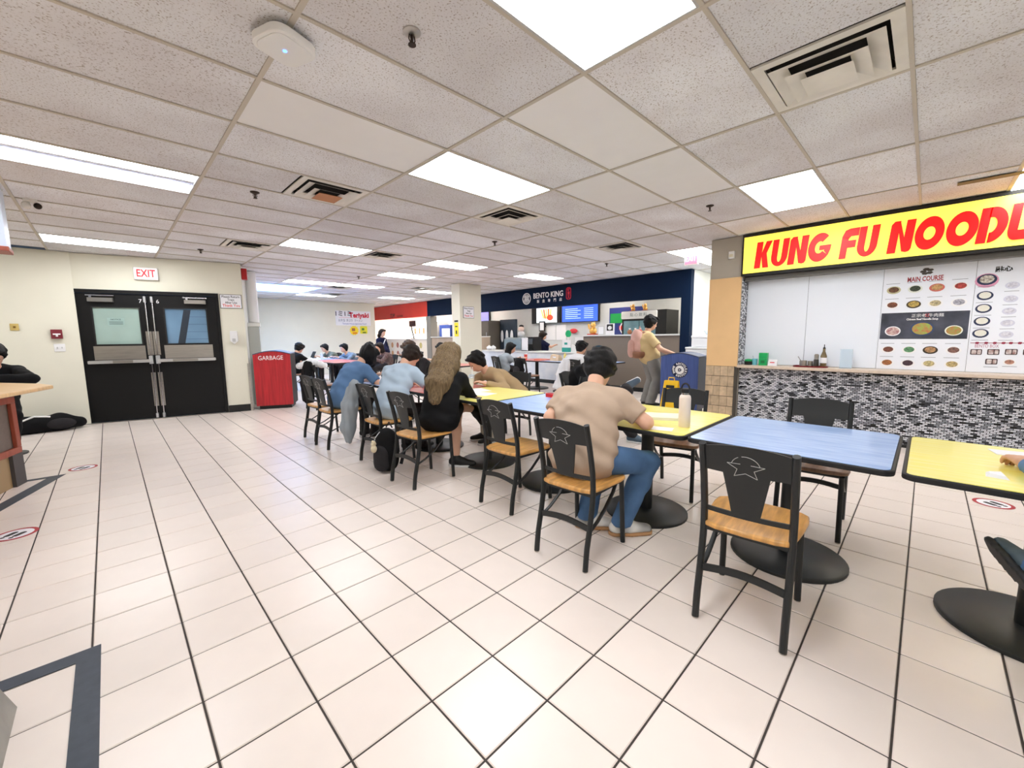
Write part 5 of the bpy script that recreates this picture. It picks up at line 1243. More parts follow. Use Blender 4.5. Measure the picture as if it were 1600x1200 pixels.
    if hstyle != 'cap':
        b = Blob().group([ell(hc, (hf, hl, hu), (.115*s*hvol, .1*s*hvol, .112*s*hvol), .02), ell(H+hf*.05*s+hu*.085*s, (hf, hl, hu), (.06*s, .082*s, .038*s), .03), ell(hc-hf*.04*s+hu*.02*s, (hf, hl, hu), (.085*s, .098*s*hvol, .09*s*hvol), .03)], cuts=[(H+hf*.058*s+hu*.03*s, hf*.84-hu*.54), (H-hu*.03*s+hf*.03*s, -hu*.75+hf*.66)], noise=.0085, freq=52 if hstyle == 'short' else -60)
        b.group([ell(H-hf*.042*s-hu*.035*s, (hf, hl, hu), (.064*s, .078*s, .09*s), .03)], cuts=[(H-hf*.006*s, hf), (H-hu*.115*s, -hu)], k=.03, noise=.003, freq=60)
        b.group([cap(H+hl*.076*s+hf*.022*s+hu*.05*s, H+hl*.077*s+hf*.024*s-hu*.01*s, .014*s, .008*s, .01), cap(H-hl*.076*s+hf*.022*s+hu*.05*s, H-hl*.077*s+hf*.024*s-hu*.01*s, .014*s, .008*s, .01)], k=.02)
        if hair_pts:
            pts = [V3(p) for p in hair_pts[0]]; rs = hair_pts[1]
            b.group([cap(pts[i], pts[i+1], rs[i], rs[i+1], .04, hl, hair_pts[2]) for i in range(len(pts)-1)], k=.04, noise=.007, freq=-75)
        blob_obj('hair', b.mesh(min(res, .011)), hair, root)
    else:
        blob_obj('cap', Blob().group([ell(hc+hu*.01, (hf, hl, hu), (.112*s, .098*s, .1*s), .02), cap(H+hf*.09+hu*.05, H+hf*.15+hu*.035, .03, .02, .02, hl, 2.0)], cuts=[(H+hu*.02, -hu)]).mesh(min(res, .011)), hair, root)
    if extra: extra(root, dict(f=f, l=l, P0=P0, NB=NB, SC=SC, Cn=Cn, W=W, shl=shl, shr=shr, el=el, er=er, lw=lw, rw=rw, H=H, hf=hf, hu=hu, hl=hl, su=su))
    return root
# ------------------------------------------------------------------ people
C_tan = cloth('tan', (186, 164, 144)); C_jean = cloth('denim', (84, 116, 156), scale=5, var=.35); C_black = cloth('black', (18, 18, 20)); C_lb = cloth('pale_blue', (176, 194, 210)); C_blue = cloth('steel_blue', (92, 124, 162)); C_khaki = cloth('khaki', (178, 152, 116))
C_dark = cloth('charcoal', (44, 42, 44)); C_grey = cloth('grey', (150, 158, 164)); C_navy = cloth('navy', (24, 28, 58)); C_white = cloth('white', (226, 226, 228)); C_olive = cloth('olive_grey', (112, 114, 100)); C_gb = cloth('grey_blue', (130, 148, 166), var=.3, scale=12); C_beige = cloth('sand', (216, 192, 144)); C_gt = cloth('grey_trouser', (136, 134, 130)); C_maroon = cloth('plaid', (84, 44, 48), rgb2=(112, 104, 100), scale=26); C_cream = cloth('cream', (206, 200, 186))
C_teal = cloth('dark_teal', (44, 68, 80))
S_w = (mat('shoe_white', (236, 234, 230), .5, rgb2=(40, 36, 36), scale=9, detail=0), mat('gum_sole', (186, 140, 96), .6)); S_b = (M_blackl, M_white); S_k = (M_blackl, M_rubber)

kn = at(1012, 722, z=.50)
person('man in a tan T-shirt and jeans bent over his notebook', (2.11, 1.50, .575), 22, (2.52, 1.65, 1.10), C_tan, C_jean, H_blk, face=20, face_pitch=48,
       elL=at(860, 652, z=.80), lh=(2.60, 1.80, .785), elR=(2.42, 1.23, .79), rh=(2.66, 1.42, .785), lf=(2.31, 1.60, .085), rf=(2.38, 1.37, .085), kL=(2.50, 1.62, .54), kR=kn, shoe_dir=((.6, -.8, 0), (.75, -.65, 0)), shoes=S_w, res=.011, wr=.009, hem=.15, s=1.08, hvol=1.06)
gf = at(757, 655, x=2.62)
def girl_extra(root, q): pass
person('long-haired woman in a black jacket and skirt with crossed legs', (2.2, 3.23, .575), 32, (2.48, 3.40, 1.15), C_black, C_black, H_bld, face=40, face_pitch=30, sleeve='long', legs='skirt', female=True, res=.011,
       lh=(2.62, 3.85, .785), rh=(2.62, 3.45, .785), le=(-.3, .9, -.2), re=(.2, -.8, -.6), lf=(2.50, 3.38, .085), rf=at(740, 640, x=2.78), kL=(2.56, 3.44, .53), kR=(2.54, 3.42, .64), shoe_dir=((.6, -.8, 0), (.5, -.45, -.55)), shoes=S_b, hstyle='long',
       hair_pts=([(2.42, 3.36, 1.2), (2.33, 3.30, 1.07), (2.20, 3.22, .92), (2.12, 3.17, .76)], [.088, .092, .084, .04], 1.45), hem=.12)
person('man in a pale blue T-shirt hunched at the red table', (2.16, 4.13, .575), 22, (2.58, 4.33, 1.12), C_lb, C_dark, H_dk, face=12, face_pitch=50, lh=(2.66, 4.45, .785), rh=(2.68, 4.15, .785), le=(-.2, .9, -.3), re=(.1, -.9, -.5), res=.012, wr=.009, hem=.16)
def phone_in_hand(p, label):
    small('phone', label, 'phone', p, [('body', MB().box(-.006, .006, -.037, .037, 0, .14), M_blackl), ('screen', MB().box(-.0072, -.0062, -.033, .033, .006, .134), mat('phone_lit', (150, 170, 190), .3, emit=.5))])
person('person in a steel blue T-shirt with long dark fringe looking at a phone', (2.06, 5.2, .575), 12, (2.52, 5.32, 1.12), C_blue, C_dark, H_blk, face=0, face_pitch=45, lh=(2.62, 5.3, .84), rh=(2.66, 5.12, .84), le=(-.3, .5, -.6), re=(.0, -.6, -.7), res=.012, wr=.006, hem=.14, hstyle='long', hair_pts=([(2.5, 5.33, 1.13), (2.52, 5.33, 1.05), (2.55, 5.33, .99)], [.09, .085, .05], 1.2))
phone_in_hand((2.80, 5.2, .75), 'dark phone held up by the person in the blue T-shirt')
person('person in a tan hoodie drinking through a straw', (3.80, 3.76, .575), 160, (3.33, 4.02, 1.03), C_khaki, C_cream, H_blk, face=165, face_pitch=38, sleeve='long', lh=(3.22, 3.72, .785), rh=(3.12, 3.98, .8), res=.012, collar=C_khaki, le=(.2, -.8, -.4), re=(.2, .8, -.4))
person('brown-haired person in a charcoal jacket across the red table', (3.78, 5.9, .575), 180, (3.5, 5.95, 1.16), C_dark, C_black, H_brn, face=185, face_pitch=30, sleeve='long', res=.014)
def pl(label, yaw, u, v, hx, shirt, hair, chair, group, cdeg=0, **k):
    """diner whose head centre is seen at a photo pixel; hx = its place along the room; the chair stands under the diner"""
    h = at(u, v, x=hx); k.setdefault('res', .018); k.setdefault('sleeve', 'long'); a = math.radians(yaw)
    px, py = h.x-math.cos(a)*.2, h.y-math.sin(a)*.2
    person(label, (px, py, .575), yaw, h, shirt, k.pop('pants', C_dark), hair, **k)
    ch(px-math.cos(a)*.03, py-math.sin(a)*.03, yaw+cdeg, chair, chairB, group)
    return Vector((px, py, 0))
pl('person in a dark plaid jacket with straight dark hair', 180, 592, 543, 5.35, C_maroon, H_dk, 'iron chair under the person in the plaid jacket', G3, face=190, face_pitch=15, hstyle='long', hair_pts='back')
pl('dark-haired person hidden behind the plaid jacket', 180, 577, 541, 5.6, C_black, H_blk, 'iron chair behind the person in the plaid jacket', G3, face_pitch=10)
bt = pl('person in a black T-shirt at the cream far table', 25, 468, 544, 3.5, C_black, H_blk, 'iron chair under the person in the black T-shirt', G3, face_pitch=35, sleeve='short', pants=C_black)
pl('person in an olive shirt facing a tablet', 190, 507, 544, 4.95, C_olive, H_blk, 'iron chair under the person in the olive shirt', G3, face_pitch=20, sleeve='short')
pl('person in a grey blue jacket holding up a phone', 190, 537, 544, 5.05, C_gb, H_blk, 'iron chair under the person in the grey blue jacket', G3, face_pitch=15)
pl('person seated near the bright tea counter', 180, 637, 537, 7.1, C_dark, H_blk, 'iron chair under the person near the tea counter', G3, face_pitch=20)
pl('person seated beside the cream pillar', 185, 688, 544, 6.08, C_cream, H_blk, 'iron chair under the person beside the pillar', G3, face_pitch=35)
pl('girl in a grey hoodie seated by the bento shop', -15, 799, 544, 7.18, C_grey, H_blk, 'dark iron chair behind the girl in the grey hoodie', G2, face=-40, face_pitch=20, collar=C_grey, female=True, hstyle='long', hair_pts='back', res=.015)
wsp = pl('man in a white shirt seen from behind at the bento tables', 10, 909, 543, 7.17, C_white, H_blk, 'dark iron chair with a white jacket over it by the bento tables', G2, face=-15, face_pitch=20, sleeve='short', res=.014, skin=SKIN2, s=1.08)
ws = at(990, 600, x=4.75)
pl('person in a black jacket with white sleeve stripes and a teal cap', -75, 936, 556, 4.5, C_black, C_teal, 'dark iron chair under the person in the striped sleeve jacket', G2, hstyle='cap', face_pitch=40, res=.014, lh=(4.56, 2.78, .66), rh=(4.42, 2.8, .66), rf=(4.62, 2.52, .085), lf=at(978, 606, x=4.78), kL=(4.62, 2.62, .64), shoe_dir=((.6, -.3, .4), None), shoes=(mat('shoe_slate', (70, 88, 104), .5), M_white),
   extra=lambda r, q: blob_obj('sleeve_stripe', Blob().group([cap(q['shl']+q['l']*.045, q['el']+q['l']*.04, .03, .028, .01)]).mesh(.012), C_white, r))
hd = at(1016, 503, x=7.3)
def straps(r, q): pass
person('standing person in a sand shirt and grey trousers with a pink backpack', (7.24, hd.y-.02, .98), -38, (hd.x, hd.y-.02, hd.z-.02), C_beige, C_gt, H_blk, stand=True, face=-30, face_pitch=15, rh=(7.28, 3.2, 1.0), lh=(7.6, 3.45, .98), sleeve='short', res=.014, re=(-.5, -.4, -.6), hem=.15, s=1.1, loose=.022)
hs = at(848, 525, x=9.9)
person('bento shop worker in a navy T-shirt with a round white crest', (9.92, hs.y, .95), 0, (hs.x, hs.y-.02, hs.z), C_navy, C_black, H_dk, stand=True, face=-40, face_pitch=25, sleeve='short', res=.016, female=True, lh=(10.2, hs.y+.1, 1.0), rh=(10.2, hs.y-.25, 1.05), hstyle='long', hair_pts='back',
       extra=lambda r, q: wobj('crest', MB().prism([(.1*math.cos(a*.3142), .1*math.sin(a*.3142)) for a in range(20)], frame(q['Cn']-q['f']*.165, (0, -1, 0), (0, 0, 1)), .02), C_white, r))
hn = at(598, 520, x=7.0)
person('standing woman in a navy jacket with a ponytail and a white strap', (7.0, hn.y, .9), -70, hn, C_navy, C_black, H_dk, stand=True, face=-75, face_pitch=8, sleeve='long', res=.016, female=True, hstyle='long', hair_pts=([(6.95, hn.y+.09, hn.z+.02), (6.93, hn.y+.15, hn.z-.1), (6.93, hn.y+.15, hn.z-.22)], [.06, .05, .03], 1.0),
       extra=lambda r, q: blob_obj('strap', Blob().group([cap(q['SC']+q['l']*.08+q['f']*.1, q['W']-q['l']*.12+q['f']*.15, .016, .016, .01), ]).mesh(.012), C_white, r))
person('person in a black sweater leaning on the wooden counter', (-1.0, 7.62, .70), -80, (-.93, 7.42, 1.2), C_black, C_black, H_blk, face_pitch=35, sleeve='long', res=.013, lh=(-.95, 6.95, .965), rh=(-1.25, 6.95, .965), elL=at(50, 592, y=7.12), re=(-.9, 0, -.3), lf=(-.9, 7.4, .12), rf=(-1.15, 7.4, .12), hem=.1)
t = thing('stool', 'dark stool under the person in the black sweater', 'stool', (-1.0, 7.65, 0))
obj('seat', MB().lathe([(.17, .53), (.18, .55), (.17, .575)], n=20), M_blackl, t); obj('post', MB().cyl((0, 0, .03), (0, 0, .53), .03, n=10), M_iron, t); obj('foot', MB().lathe([(.2, 0), (.2, .015), (.04, .03)], n=20), M_iron, t)
# diner at the table edge on the right: denim jacket, hands on the table, one ankle on the other knee
person('person in a denim jacket and jeans with hands on the yellow table', (2.0, -.62, .575), 12, (2.4, -.58, 1.14), cloth('denim_jacket', (104, 136, 176), var=.35, scale=9), C_jean, H_blk, face=10, face_pitch=35, sleeve='long', res=.012, elL=(2.33, -.47, .745), lh=(2.74, -.345, .785), rh=(2.66, -.66, .80), re=(0, -.9, -.4),
       lf=(2.24, -.35, .51), rf=(2.35, -.72, .085), kL=(2.3, -.6, .62), shoe_dir=((.9, .35, .1), None), shoes=(mat('shoe_slate2', (62, 76, 84), .5, var=.2), M_rubber), skin=SKIN2, curl=.5)
chp = ch(1.98, -.66, 5, 'oak seat iron chair under the person in the denim jacket')

# ------------------------------------------------------------------ bags and draped jackets
def pack(label, p, yaw, w, h, d, m, m2, res=.012, tilt=0):
    t = thing('backpack', label, 'backpack', p); a = math.radians(yaw); f = np.array((math.cos(a), math.sin(a), 0)); l = np.array((-f[1], f[0], 0)); P = V3(p); up = unit(Zu+f*tilt)
    b = Blob().group([cap(P+up*(w*.42), P+up*(h-w*.42), w*.42, w*.38, .03, f, d/w)], noise=.004, freq=22)
    blob_obj('body', b.mesh(res), m, t)
    blob_obj('front_pocket', Blob().group([cap(P+up*.11-f*d*.42, P+up*(h*.42)-f*d*.42, w*.3, w*.28, .03, f, .45)], noise=.003, freq=24).mesh(res), m2, t)
    o = MB()
    for s_ in (-1, 1): o.tube([P+up*h*.88+l*s_*w*.2+f*d*.3, P+up*h*.75+l*s_*w*.28+f*(d*.5+.03), P+up*h*.4+l*s_*w*.3+f*(d*.5+.04), P+up*h*.12+l*s_*w*.3+f*d*.4], .012, 8, flat=(1.6, .6))
    wobj('shoulder_straps', o, m2, t)
    wobj('grab_handle', MB().tube([P+up*(h-.02)+l*-.04+f*d*.2, P+up*(h+.035)+f*d*.2, P+up*(h-.02)+l*.04+f*d*.2], .007, 8), m2, t)
    return t
bp = pack('pink backpack with a brown bottom worn by the person in the sand shirt', (7.24-.19, hd.y-.02+.15, .93), -38, .38, .54, .26, cloth('pink', (222, 180, 168)), cloth('pink2', (204, 160, 148)), .013)
blob_obj('leather_bottom', Blob().group([cap(np.array((7.05-.05, hd.y+.06, 1.03)), np.array((7.05+.05, hd.y+.19, 1.03)), .13, .13, .03)], cuts=[((0, 0, 1.04), (0, 0, 1)), ((0, 0, .915), (0, 0, -1))]).mesh(.013), mat('brown_leather', (142, 98, 72), .6), bp)
t = pack('black backpack standing on the floor beside the chair of the woman in black', (1.93, 3.78, .0), 20, .32, .46, .22, C_black, C_dark)
k = thing('plush_charm', 'small cream plush charm hanging from the black floor backpack', 'charm', (1.78, 3.76, .26))
obj('figure', MB().ell((0, 0, 0), (.03, .03, .04)).ell((0, 0, .05), (.026, .026, .024)).ell((0, .02, .07), (.01, .01, .014)).ell((0, -.02, .07), (.01, .01, .014)), cloth('plush', (226, 212, 180)), k); obj('cord', MB().tube([(0, 0, .07), (.03, 0, .12), (.07, .0, .16)], .003, 6), M_white, k)
pack('black backpack hung on the iron chair by the bento tables', (6.50, 6.37, .40), 0, .34, .46, .2, C_black, C_dark, .016)
t = thing('duffel_bag', 'large black bag lying on the floor against the cream wall', 'bag', (-.72, 9.2, 0))
blob_obj('body', Blob().group([cap((-1.15, 9.13, .13), (-.62, 9.2, .12), .13, .12, .05), cap((-.62, 9.2, .13), (-.42, 9.24, .1), .13, .08, .05)], cuts=[((0, 0, .002), (0, 0, -1))], noise=.008, freq=16).mesh(.014), C_black, t)
wobj('strap', MB().tube([(-1.0, 9.05, .2), (-.85, 9.0, .27), (-.7, 9.06, .24)], .012, 8), M_white, t)
wobj('side_pocket', MB().ell((-.6, 9.08, .12), (.16, .06, .08)), C_dark, t)
def drape(label, pts, rs, m, lat, ls, res=.013, cut=.01, name='jacket', m2=None):
    t = thing(name, label, 'jacket', (pts[0][0], pts[0][1], min(p[2] for p in pts)))
    blob_obj('cloth', Blob().group([cap(pts[i], pts[i+1], rs[i], rs[i+1], .04, lat, ls) for i in range(len(pts)-1)], noise=.011, freq=-34).mesh(res), m, t)
    return t
drape('grey jacket hanging over the chair back behind the pale blue T-shirt man', [(1.9, 4.42, .84), (1.86, 4.47, .6), (1.84, 4.5, .36), (1.84, 4.5, .2)], [.05, .075, .07, .035], C_grey, (0, 1, 0), 1.7)
drape('white jacket hung over the chair of the white shirt man', [(wsp.x-.27, wsp.y+.1, .84), (wsp.x-.3, wsp.y+.12, .55), (wsp.x-.32, wsp.y+.16, .28)], [.04, .065, .06], C_white, (0, 1, 0), 3.0, .016)
drape('black coat draped over the chair beside the red bin', [(2.66, 8.2, .86), (2.64, 8.22, .5), (2.64, 8.22, .2)], [.07, .1, .09], C_black, (0, 1, 0), 2.0, .016)
drape('white fleece lying on top of the black coat beside the red bin', [(2.58, 8.36, .83), (2.72, 8.22, .9), (2.9, 8.04, .84)], [.06, .07, .05], C_white, (0, 1, 0), 1.2, .014)

# ------------------------------------------------------------------ inside the shops
def screen(label, y0, y1, z0, z1, sy0, sy1, m, deco, x=10.9):
    t = thing('menu_screen', label, 'screen', (x, (y0+y1)/2, z0))
    wobj('case', MB().box(x, x+.06, y1, y0, z0, z1), M_blackl, t, bevel=.006)
    wobj('display', MB().box(x-.004, x-.0005, sy1, sy0, z0+.02, z1-.02), m, t, smooth=False)
    wobj('mount', MB().box(x+.0605, 10.999, (y0+y1)/2-.15, (y0+y1)/2+.15, (z0+z1)/2-.1, (z0+z1)/2+.1), M_iron, t, smooth=False)
    deco(t, x-.005)
def d1(t, x):
    for k in range(5): wobj('food_picture', MB().prism(rrect(.07, .34, .03, 3), WX(9.5-.09*k, 2.1, x) @ Matrix.Rotation(.35-.12*k, 4, 'Z'), .002), mat('fry_%d' % (k % 2), ((236, 190, 110), (206, 120, 60))[k % 2], .5, emit=.7), t, smooth=False)
    wobj('food_picture', MB().prism([(.14*math.cos(a*.45), .1*math.sin(a*.45)) for a in range(14)], WX(9.16, 1.97, x), .003), mat('red_food', (226, 70, 44), .5, emit=.7), t, smooth=False)
screen('menu screen showing a fried food picture above the ordering counter', 10.02, 8.74, 1.78, 2.36, 9.78, 8.86, mat('screen_pale', (226, 236, 244), .3, emit=.9), d1)
def d2(t, x):
    for k in range(6): wobj('menu_line', MB().box(x-.001, x, 8.5-.5-.12*(k % 2), 8.5, 2.2-.06*k, 2.215-.06*k).box(x-.001, x, 7.4, 7.75, 2.2-.06*k, 2.215-.06*k), mat('screen_line', (190, 214, 255), .5, emit=1.1), t, smooth=False)
screen('blue menu screen with price lines above the ordering counter', 8.7, 7.19, 1.78, 2.33, 8.63, 7.24, mat('screen_blue', (58, 96, 228), .3, emit=1.0), d2)
screen('blue menu screen near the cream pillar inside the shop', 13.2, 12.3, 1.95, 2.4, 13.15, 12.35, mat('screen_lilac', (120, 130, 230), .3, emit=.9), lambda t, x: None)
t = thing('tall_fridge', 'tall taupe fridge with a dark open doorway behind the low counter', 'fridge', (10.3, 11.6, 0))
wobj('body', MB().box(9.9, 10.6, 11.2, 12.9, 0, 1.92), mat('fridge_taupe', (112, 106, 98), .4, .3), t, smooth=False); wobj('door', MB().box(9.88, 9.899, 11.22, 12.0, .2, 1.9), mat('fridge_taupe', (112, 106, 98), .4, .3), t, smooth=False)
wobj('handle', MB().cyl((9.86, 11.3, .9), (9.86, 11.3, 1.5), .012, n=8), M_chrome, t)
t = thing('apron_rack', 'dark doorway panel with white aprons hanging behind the counter', 'rack', (10.5, 10.7, 0))
wobj('panel', MB().box(10.4, 10.5, 10.35, 11.15, 0, 1.95), mat('rack_blue', (40, 52, 66), .5), t, smooth=False)
for y in (10.5, 10.75, 11.0): wobj('apron', MB().ell((10.36, y, 1.35), (.03, .07, .22)), C_white, t)
t = thing('display_warmer', 'steel and glass food warmer on the low counter', 'warmer', (9.2, 9.1, .9))
wobj('glass_hood', MB().prism([(0, 0), (.5, 0), (.5, .2), (.42, .33), (.12, .36), (0, .3)], frame((9.0, 8.72, .95), (1, 0, 0), (0, 0, 1)), -.75), mat('hood_steel', (150, 166, 172), .25, .5), t, smooth=False)
wobj('base', MB().box(8.98, 9.5, 8.69, 9.49, .901, .949), M_steel, t, smooth=False)
t = small('menu_holder', 'white menu sheet on a holder standing on the low counter', 'sign holder', (8.96, at(820, 540, x=8.96).y, .9005), [('sheet', MB().box(-.01, .01, -.12, .12, .02, .4), M_paper), ('foot', MB().box(-.05, .05, -.1, .1, 0, .0195), M_blackl)])
small('coffee_machine', 'black coffee machine on the low counter beside the menu sheet', 'coffee machine', (9.35, at(829, 538, x=9.35).y-.12, .9005), [('body', MB().box(-.15, .2, -.15, .15, 0, .42), M_blackl), ('tank', MB().box(-.16, -.151, -.1, .1, .2, .36), mat('tank_grey', (90, 94, 98), .2)), ('tray', MB().box(-.25, -.152, -.12, .12, 0, .04), M_iron)])
small('plush_toy', 'round white plush toy on the food warmer', 'plush', (9.25, 8.95, 1.312), [('body', MB().ell((0, 0, .1), (.1, .12, .1)), M_white), ('head', MB().ell((0, 0, .26), (.09, .1, .09)), mat('plush_pink', (240, 214, 200), .8)), ('hat', MB().ell((.01, 0, .34), (.07, .08, .05)), C_dark)])
for y, l in ((9.2, 'left white menu sheet taped on the kitchen wall'), (8.75, 'right white menu sheet taped on the kitchen wall')): tag(obj('wall_sheet', MB().box(10.985, 10.999, y-.2, y+.2, 1.2, 1.72), M_paper, smooth=False), l, 'sheet')
small('clip_sign', 'framed white sign above the worker on the kitchen wall', 'sign', (10.8, 9.45, 1.4), [('frame', MB().box(0, .03, -.13, .13, .1, .45), M_blackl), ('sheet', MB().box(-.004, -.0005, -.09, .09, .14, .41), M_paper), ('post', MB().box(.01, .19, -.02, .02, .25, .3), M_blackl)])
small('hand_fan', 'round green fan sign standing on the low counter', 'sign', (9.3, 7.15, .9005), [('disc', MB().tube([(0, 0, .5), (.015, 0, .5)], .1, 24), mat('fan_green', (20, 176, 110), .5)), ('stick', MB().cyl((0, 0, .02), (0, 0, .41), .008, n=8), M_white), ('foot', MB().lathe([(.06, 0), (.06, .02)], n=14), M_blackl)])
small('terminal', 'teal and white payment screen on the low counter', 'terminal', (9.0, 6.98, .9005), [('screen', MB().box(-.02, .02, -.13, .13, .12, .33), M_paper), ('logo', MB().box(-.026, -.0205, -.05, .05, .2, .26), mat('teal', (40, 160, 150), .5)), ('stand', MB().box(-.06, .06, -.11, .11, 0, .1195), mat('teal', (40, 160, 150), .5))])
small('cash_register', 'white cash register with a dark keypad on the low counter', 'register', (9.2, 6.68, .9005), [('body', MB().box(-.15, .15, -.16, .16, 0, .2), M_white), ('display', MB().box(-.02, .0, -.14, .14, .2005, .4), M_white), ('keypad', MB().box(-.1, -.04, -.12, .12, .2005, .21), M_blackl)])
small('oval_sign', 'red oval sign on the kitchen wall', 'sign', (10.95, 8.2, 1.5), [('plate', MB().ell((0, 0, 0), (.02, .16, .08)), mat('oval_red', (222, 60, 70), .4)), ('post', MB().box(.0, .049, -.02, .02, -.02, .02), M_white)])
M_gold = mat('gold_figurine', (226, 152, 56), .3, .5, rgb2=(250, 214, 130), scale=20)
def fig(label, p, s_): small('figurine', label, 'figurine', p, [('body', MB().ell((0, 0, .11*s_), (.09*s_, .11*s_, .11*s_)), M_gold), ('head', MB().ell((0, 0, .26*s_), (.07*s_, .08*s_, .07*s_)), M_gold), ('ears', MB().lathe([(.02*s_, .31*s_), (.003, .36*s_)], (0, .045*s_, 0), 8).lathe([(.02*s_, .31*s_), (.003, .36*s_)], (0, -.045*s_, 0), 8), M_gold), ('raised_paw', MB().tube([(-.05*s_, .09*s_, .16*s_), (-.06*s_, .11*s_, .3*s_)], .028*s_, 10), M_gold), ('plinth', MB().box(-.1*s_, .1*s_, -.13*s_, .13*s_, 0, .03*s_), mat('plinth_red', (190, 70, 44), .4))])
fig('large gold figurine on a red plinth at the end of the tall counter', (9.1, 6.18, 1.3605), .95)
small('photo_frame', 'small white framed certificate on the tall counter', 'frame', (9.05, 5.9, 1.3605), [('frame', MB().box(-.01, .01, -.09, .09, 0, .22), M_lamp_frame), ('sheet', MB().box(-.013, -.0105, -.075, .075, .015, .205), M_paper)])
small('photo_frame', 'tilted dish photo in a frame on the tall counter', 'frame', (9.05, 5.64, 1.3605), [('frame', MB().box(-.01, .01, -.12, .12, 0, .28), M_paper), ('photo', MB().box(-.013, -.0105, -.09, .09, .1, .26), M_blackl), ('dish', MB().ell((-.014, 0, .17), (.003, .06, .05)), M_white)])
t = thing('crest_sign', 'round white crest on a blue and green poster wall behind the tall counter', 'poster', (10.85, 6.4, 0))
wobj('board', MB().box(10.8, 10.86, 5.6, 6.76, 0, 2.15), mat('poster_indigo', (48, 44, 124), .5, rgb2=(36, 60, 130), scale=3), t, smooth=False); wobj('green_panel', MB().box(10.79, 10.799, 6.3, 6.72, 1.7, 1.98), mat('poster_green', (20, 150, 70), .5), t, smooth=False)
wobj('ring', MB().strip(arc(0, 0, .2, .2, 0, 360, 28)[:-1], arc(0, 0, .17, .17, 0, 360, 28)[:-1], WX(6.2, 1.55, 10.8), .012, closed=True).prism(rrect(.2, .05, .02, 3, 0, .06), WX(6.2, 1.55, 10.8), .012).prism(rrect(.22, .05, .02, 3, 0, -.03), WX(6.2, 1.55, 10.8), .012).prism(rrect(.14, .04, .02, 3, 0, -.1), WX(6.2, 1.55, 10.8), .012), M_whitel, t, smooth=False); wobj('red_flag', MB().box(10.79, 10.799, 6.3, 6.42, 1.5, 1.62), M_redletter, t, smooth=False)
t = thing('display_cooler', 'glass fronted drinks cooler with a white header and black sides', 'cooler', (10.3, 5.3, 0))
wobj('cabinet', MB().box(10.0, 10.7, 4.62, 5.86, 0, 1.98), M_blackl, t, smooth=False); wobj('header', MB().prism(rrect(1.0, .2, .03, 3, 0, 0), WX(5.36, 1.87, 9.999), .05), M_white, t, smooth=False)
wobj('glass_door', MB().box(9.985, 9.999, 5.36, 5.8, .3, 1.72), mat('cooler_glass', (120, 160, 172), .1, var=.3, scale=3), t, smooth=False); wobj('glass_door', MB().box(9.985, 9.999, 4.9, 5.34, .3, 1.72), mat('cooler_glass', (120, 160, 172), .1, var=.3, scale=3), t, smooth=False)
text('header_print', '點 心 飲 料', WX(5.36, 1.87, 9.948), .1, mat('header_ink', (130, 140, 140), .5), t)
fig('gold cat figurine on top of the drinks cooler', (10.2, 5.65, 1.9805), .55); fig('second gold cat figurine on the drinks cooler beside the first', (10.2, 5.3, 1.9805), .55)
for k, y in enumerate((5.15, 5.0, 4.87)): small('snack_pack', ('brown snack pack', 'cream snack pack', 'red striped snack pack')[k]+' on the tall counter near the cooler', 'snack', (9.15, y, 1.3605), [('pack', MB().ell((0, 0, .06), (.05, .06, .06)), mat('snack%d' % k, ((150, 96, 60), (226, 206, 170), (190, 90, 80))[k], .5)), ('tie', MB().lathe([(.01, .115), (.03, .15)], n=10), M_paper)])
for k, y in enumerate((10.3, 10.1)): small('cup_stack', ('white', 'second white')[k]+' bag of lids on the low counter near the pillar', 'lids', (9.1, y, .9005), [('bag', MB().ell((0, 0, .07), (.09, .1, .07)), M_white), ('knot', MB().lathe([(.02, .135), (.03, .16)], n=10), M_white)])
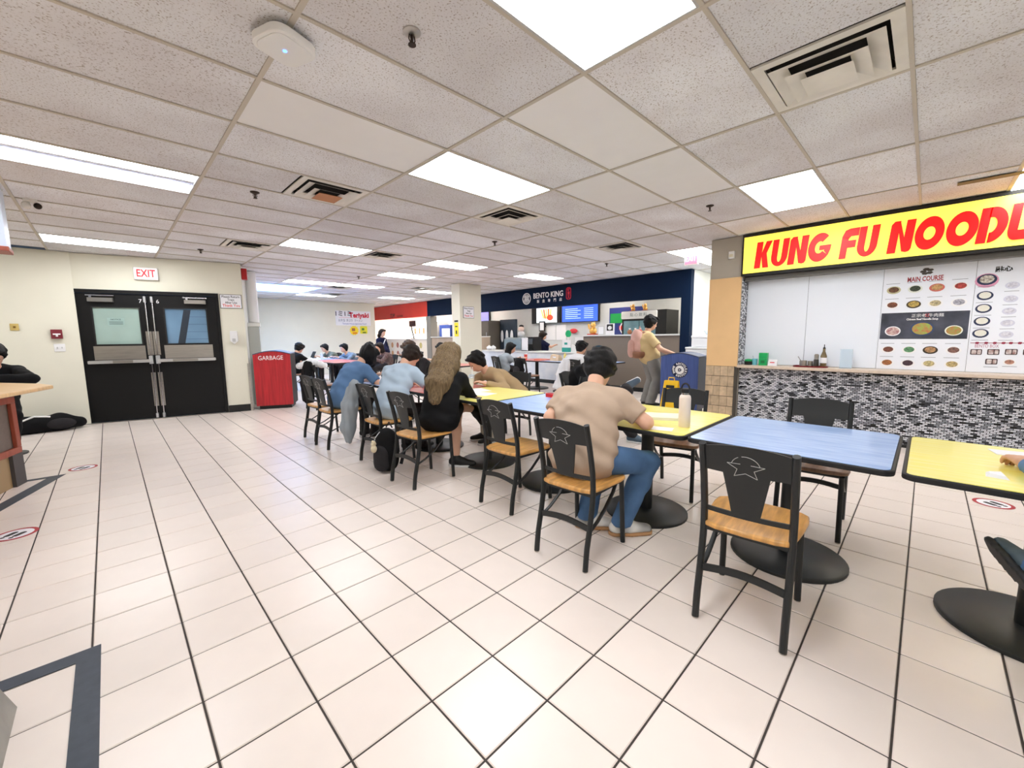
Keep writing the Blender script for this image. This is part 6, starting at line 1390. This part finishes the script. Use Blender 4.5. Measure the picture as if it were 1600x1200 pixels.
# tea shop: bright shelves, fridges, monitor
t = thing('drinks_fridge', 'blue drinks fridge in the bright tea shop', 'fridge', (10.4, 14.3, 0)); wobj('cabinet', MB().box(10.2, 10.8, 13.95, 14.75, 0, 1.85), mat('fridge_blue', (30, 70, 150), .4), t, smooth=False); wobj('glass_door', MB().box(10.185, 10.199, 14.0, 14.55, .3, 1.7), mat('fridge_pane', (190, 216, 240), .2, emit=.5), t, smooth=False)
t = thing('steel_fridge', 'grey upright fridge in the bright tea shop', 'fridge', (10.4, 15.3, 0)); wobj('cabinet', MB().box(10.2, 10.8, 14.9, 15.6, 0, 2.0), mat('fridge_grey', (176, 180, 180), .4, .3), t, smooth=False); wobj('door', MB().box(10.18, 10.199, 14.92, 15.58, .1, 1.96), mat('fridge_grey', (176, 180, 180), .4, .3), t, smooth=False)
t = thing('order_monitor', 'dark order monitor on an arm over the tea counter', 'monitor', (9.4, 15.6, 1.28)); wobj('screen', MB().box(9.36, 9.4, 15.3, 15.8, 1.8, 2.05), M_blackl, t, smooth=False); wobj('arm', MB().tube([(9.4, 15.7, 1.9), (9.42, 15.65, 1.6), (9.4, 15.5, 1.3)], .03, 8), M_blackl, t); wobj('foot', MB().box(9.3, 9.5, 15.4, 15.6, 1.2805, 1.31), M_blackl, t, smooth=False)
t = thing('menu_wall', 'glowing white menu panel wall inside the tea shop', 'menu board', (10.95, 16.8, 1.2)); wobj('lit_panel', MB().box(10.93, 10.99, 15.7, 18.2, 1.3, 2.15), mat('lit_menu', (255, 246, 236), .5, emit=5), t, smooth=False)
for k in range(6): wobj('menu_item', MB().box(10.92, 10.929, 15.9+.38*k, 16.05+.38*k, 1.5, 1.8), mat('tea_item', (200, 150, 110), .5, var=.4, scale=9), t, smooth=False)
tc = [o for o in bpy.data.objects if o.get('label', '').startswith('cream front counter')][0]
for r in range(2):
    for k in range(9):
        wobj('menu_picture', MB().prism([(.1*math.cos(a*.5236), .12*math.sin(a*.5236)) for a in range(12)], WX(17.9-.46*k, 1.02-.36*r, 8.919), .002), mat('tea_pic%d' % (k % 3), ((214, 160, 110), (190, 120, 100), (206, 190, 120))[k % 3], .5, var=.3, scale=9), tc, smooth=False)
flush_text()
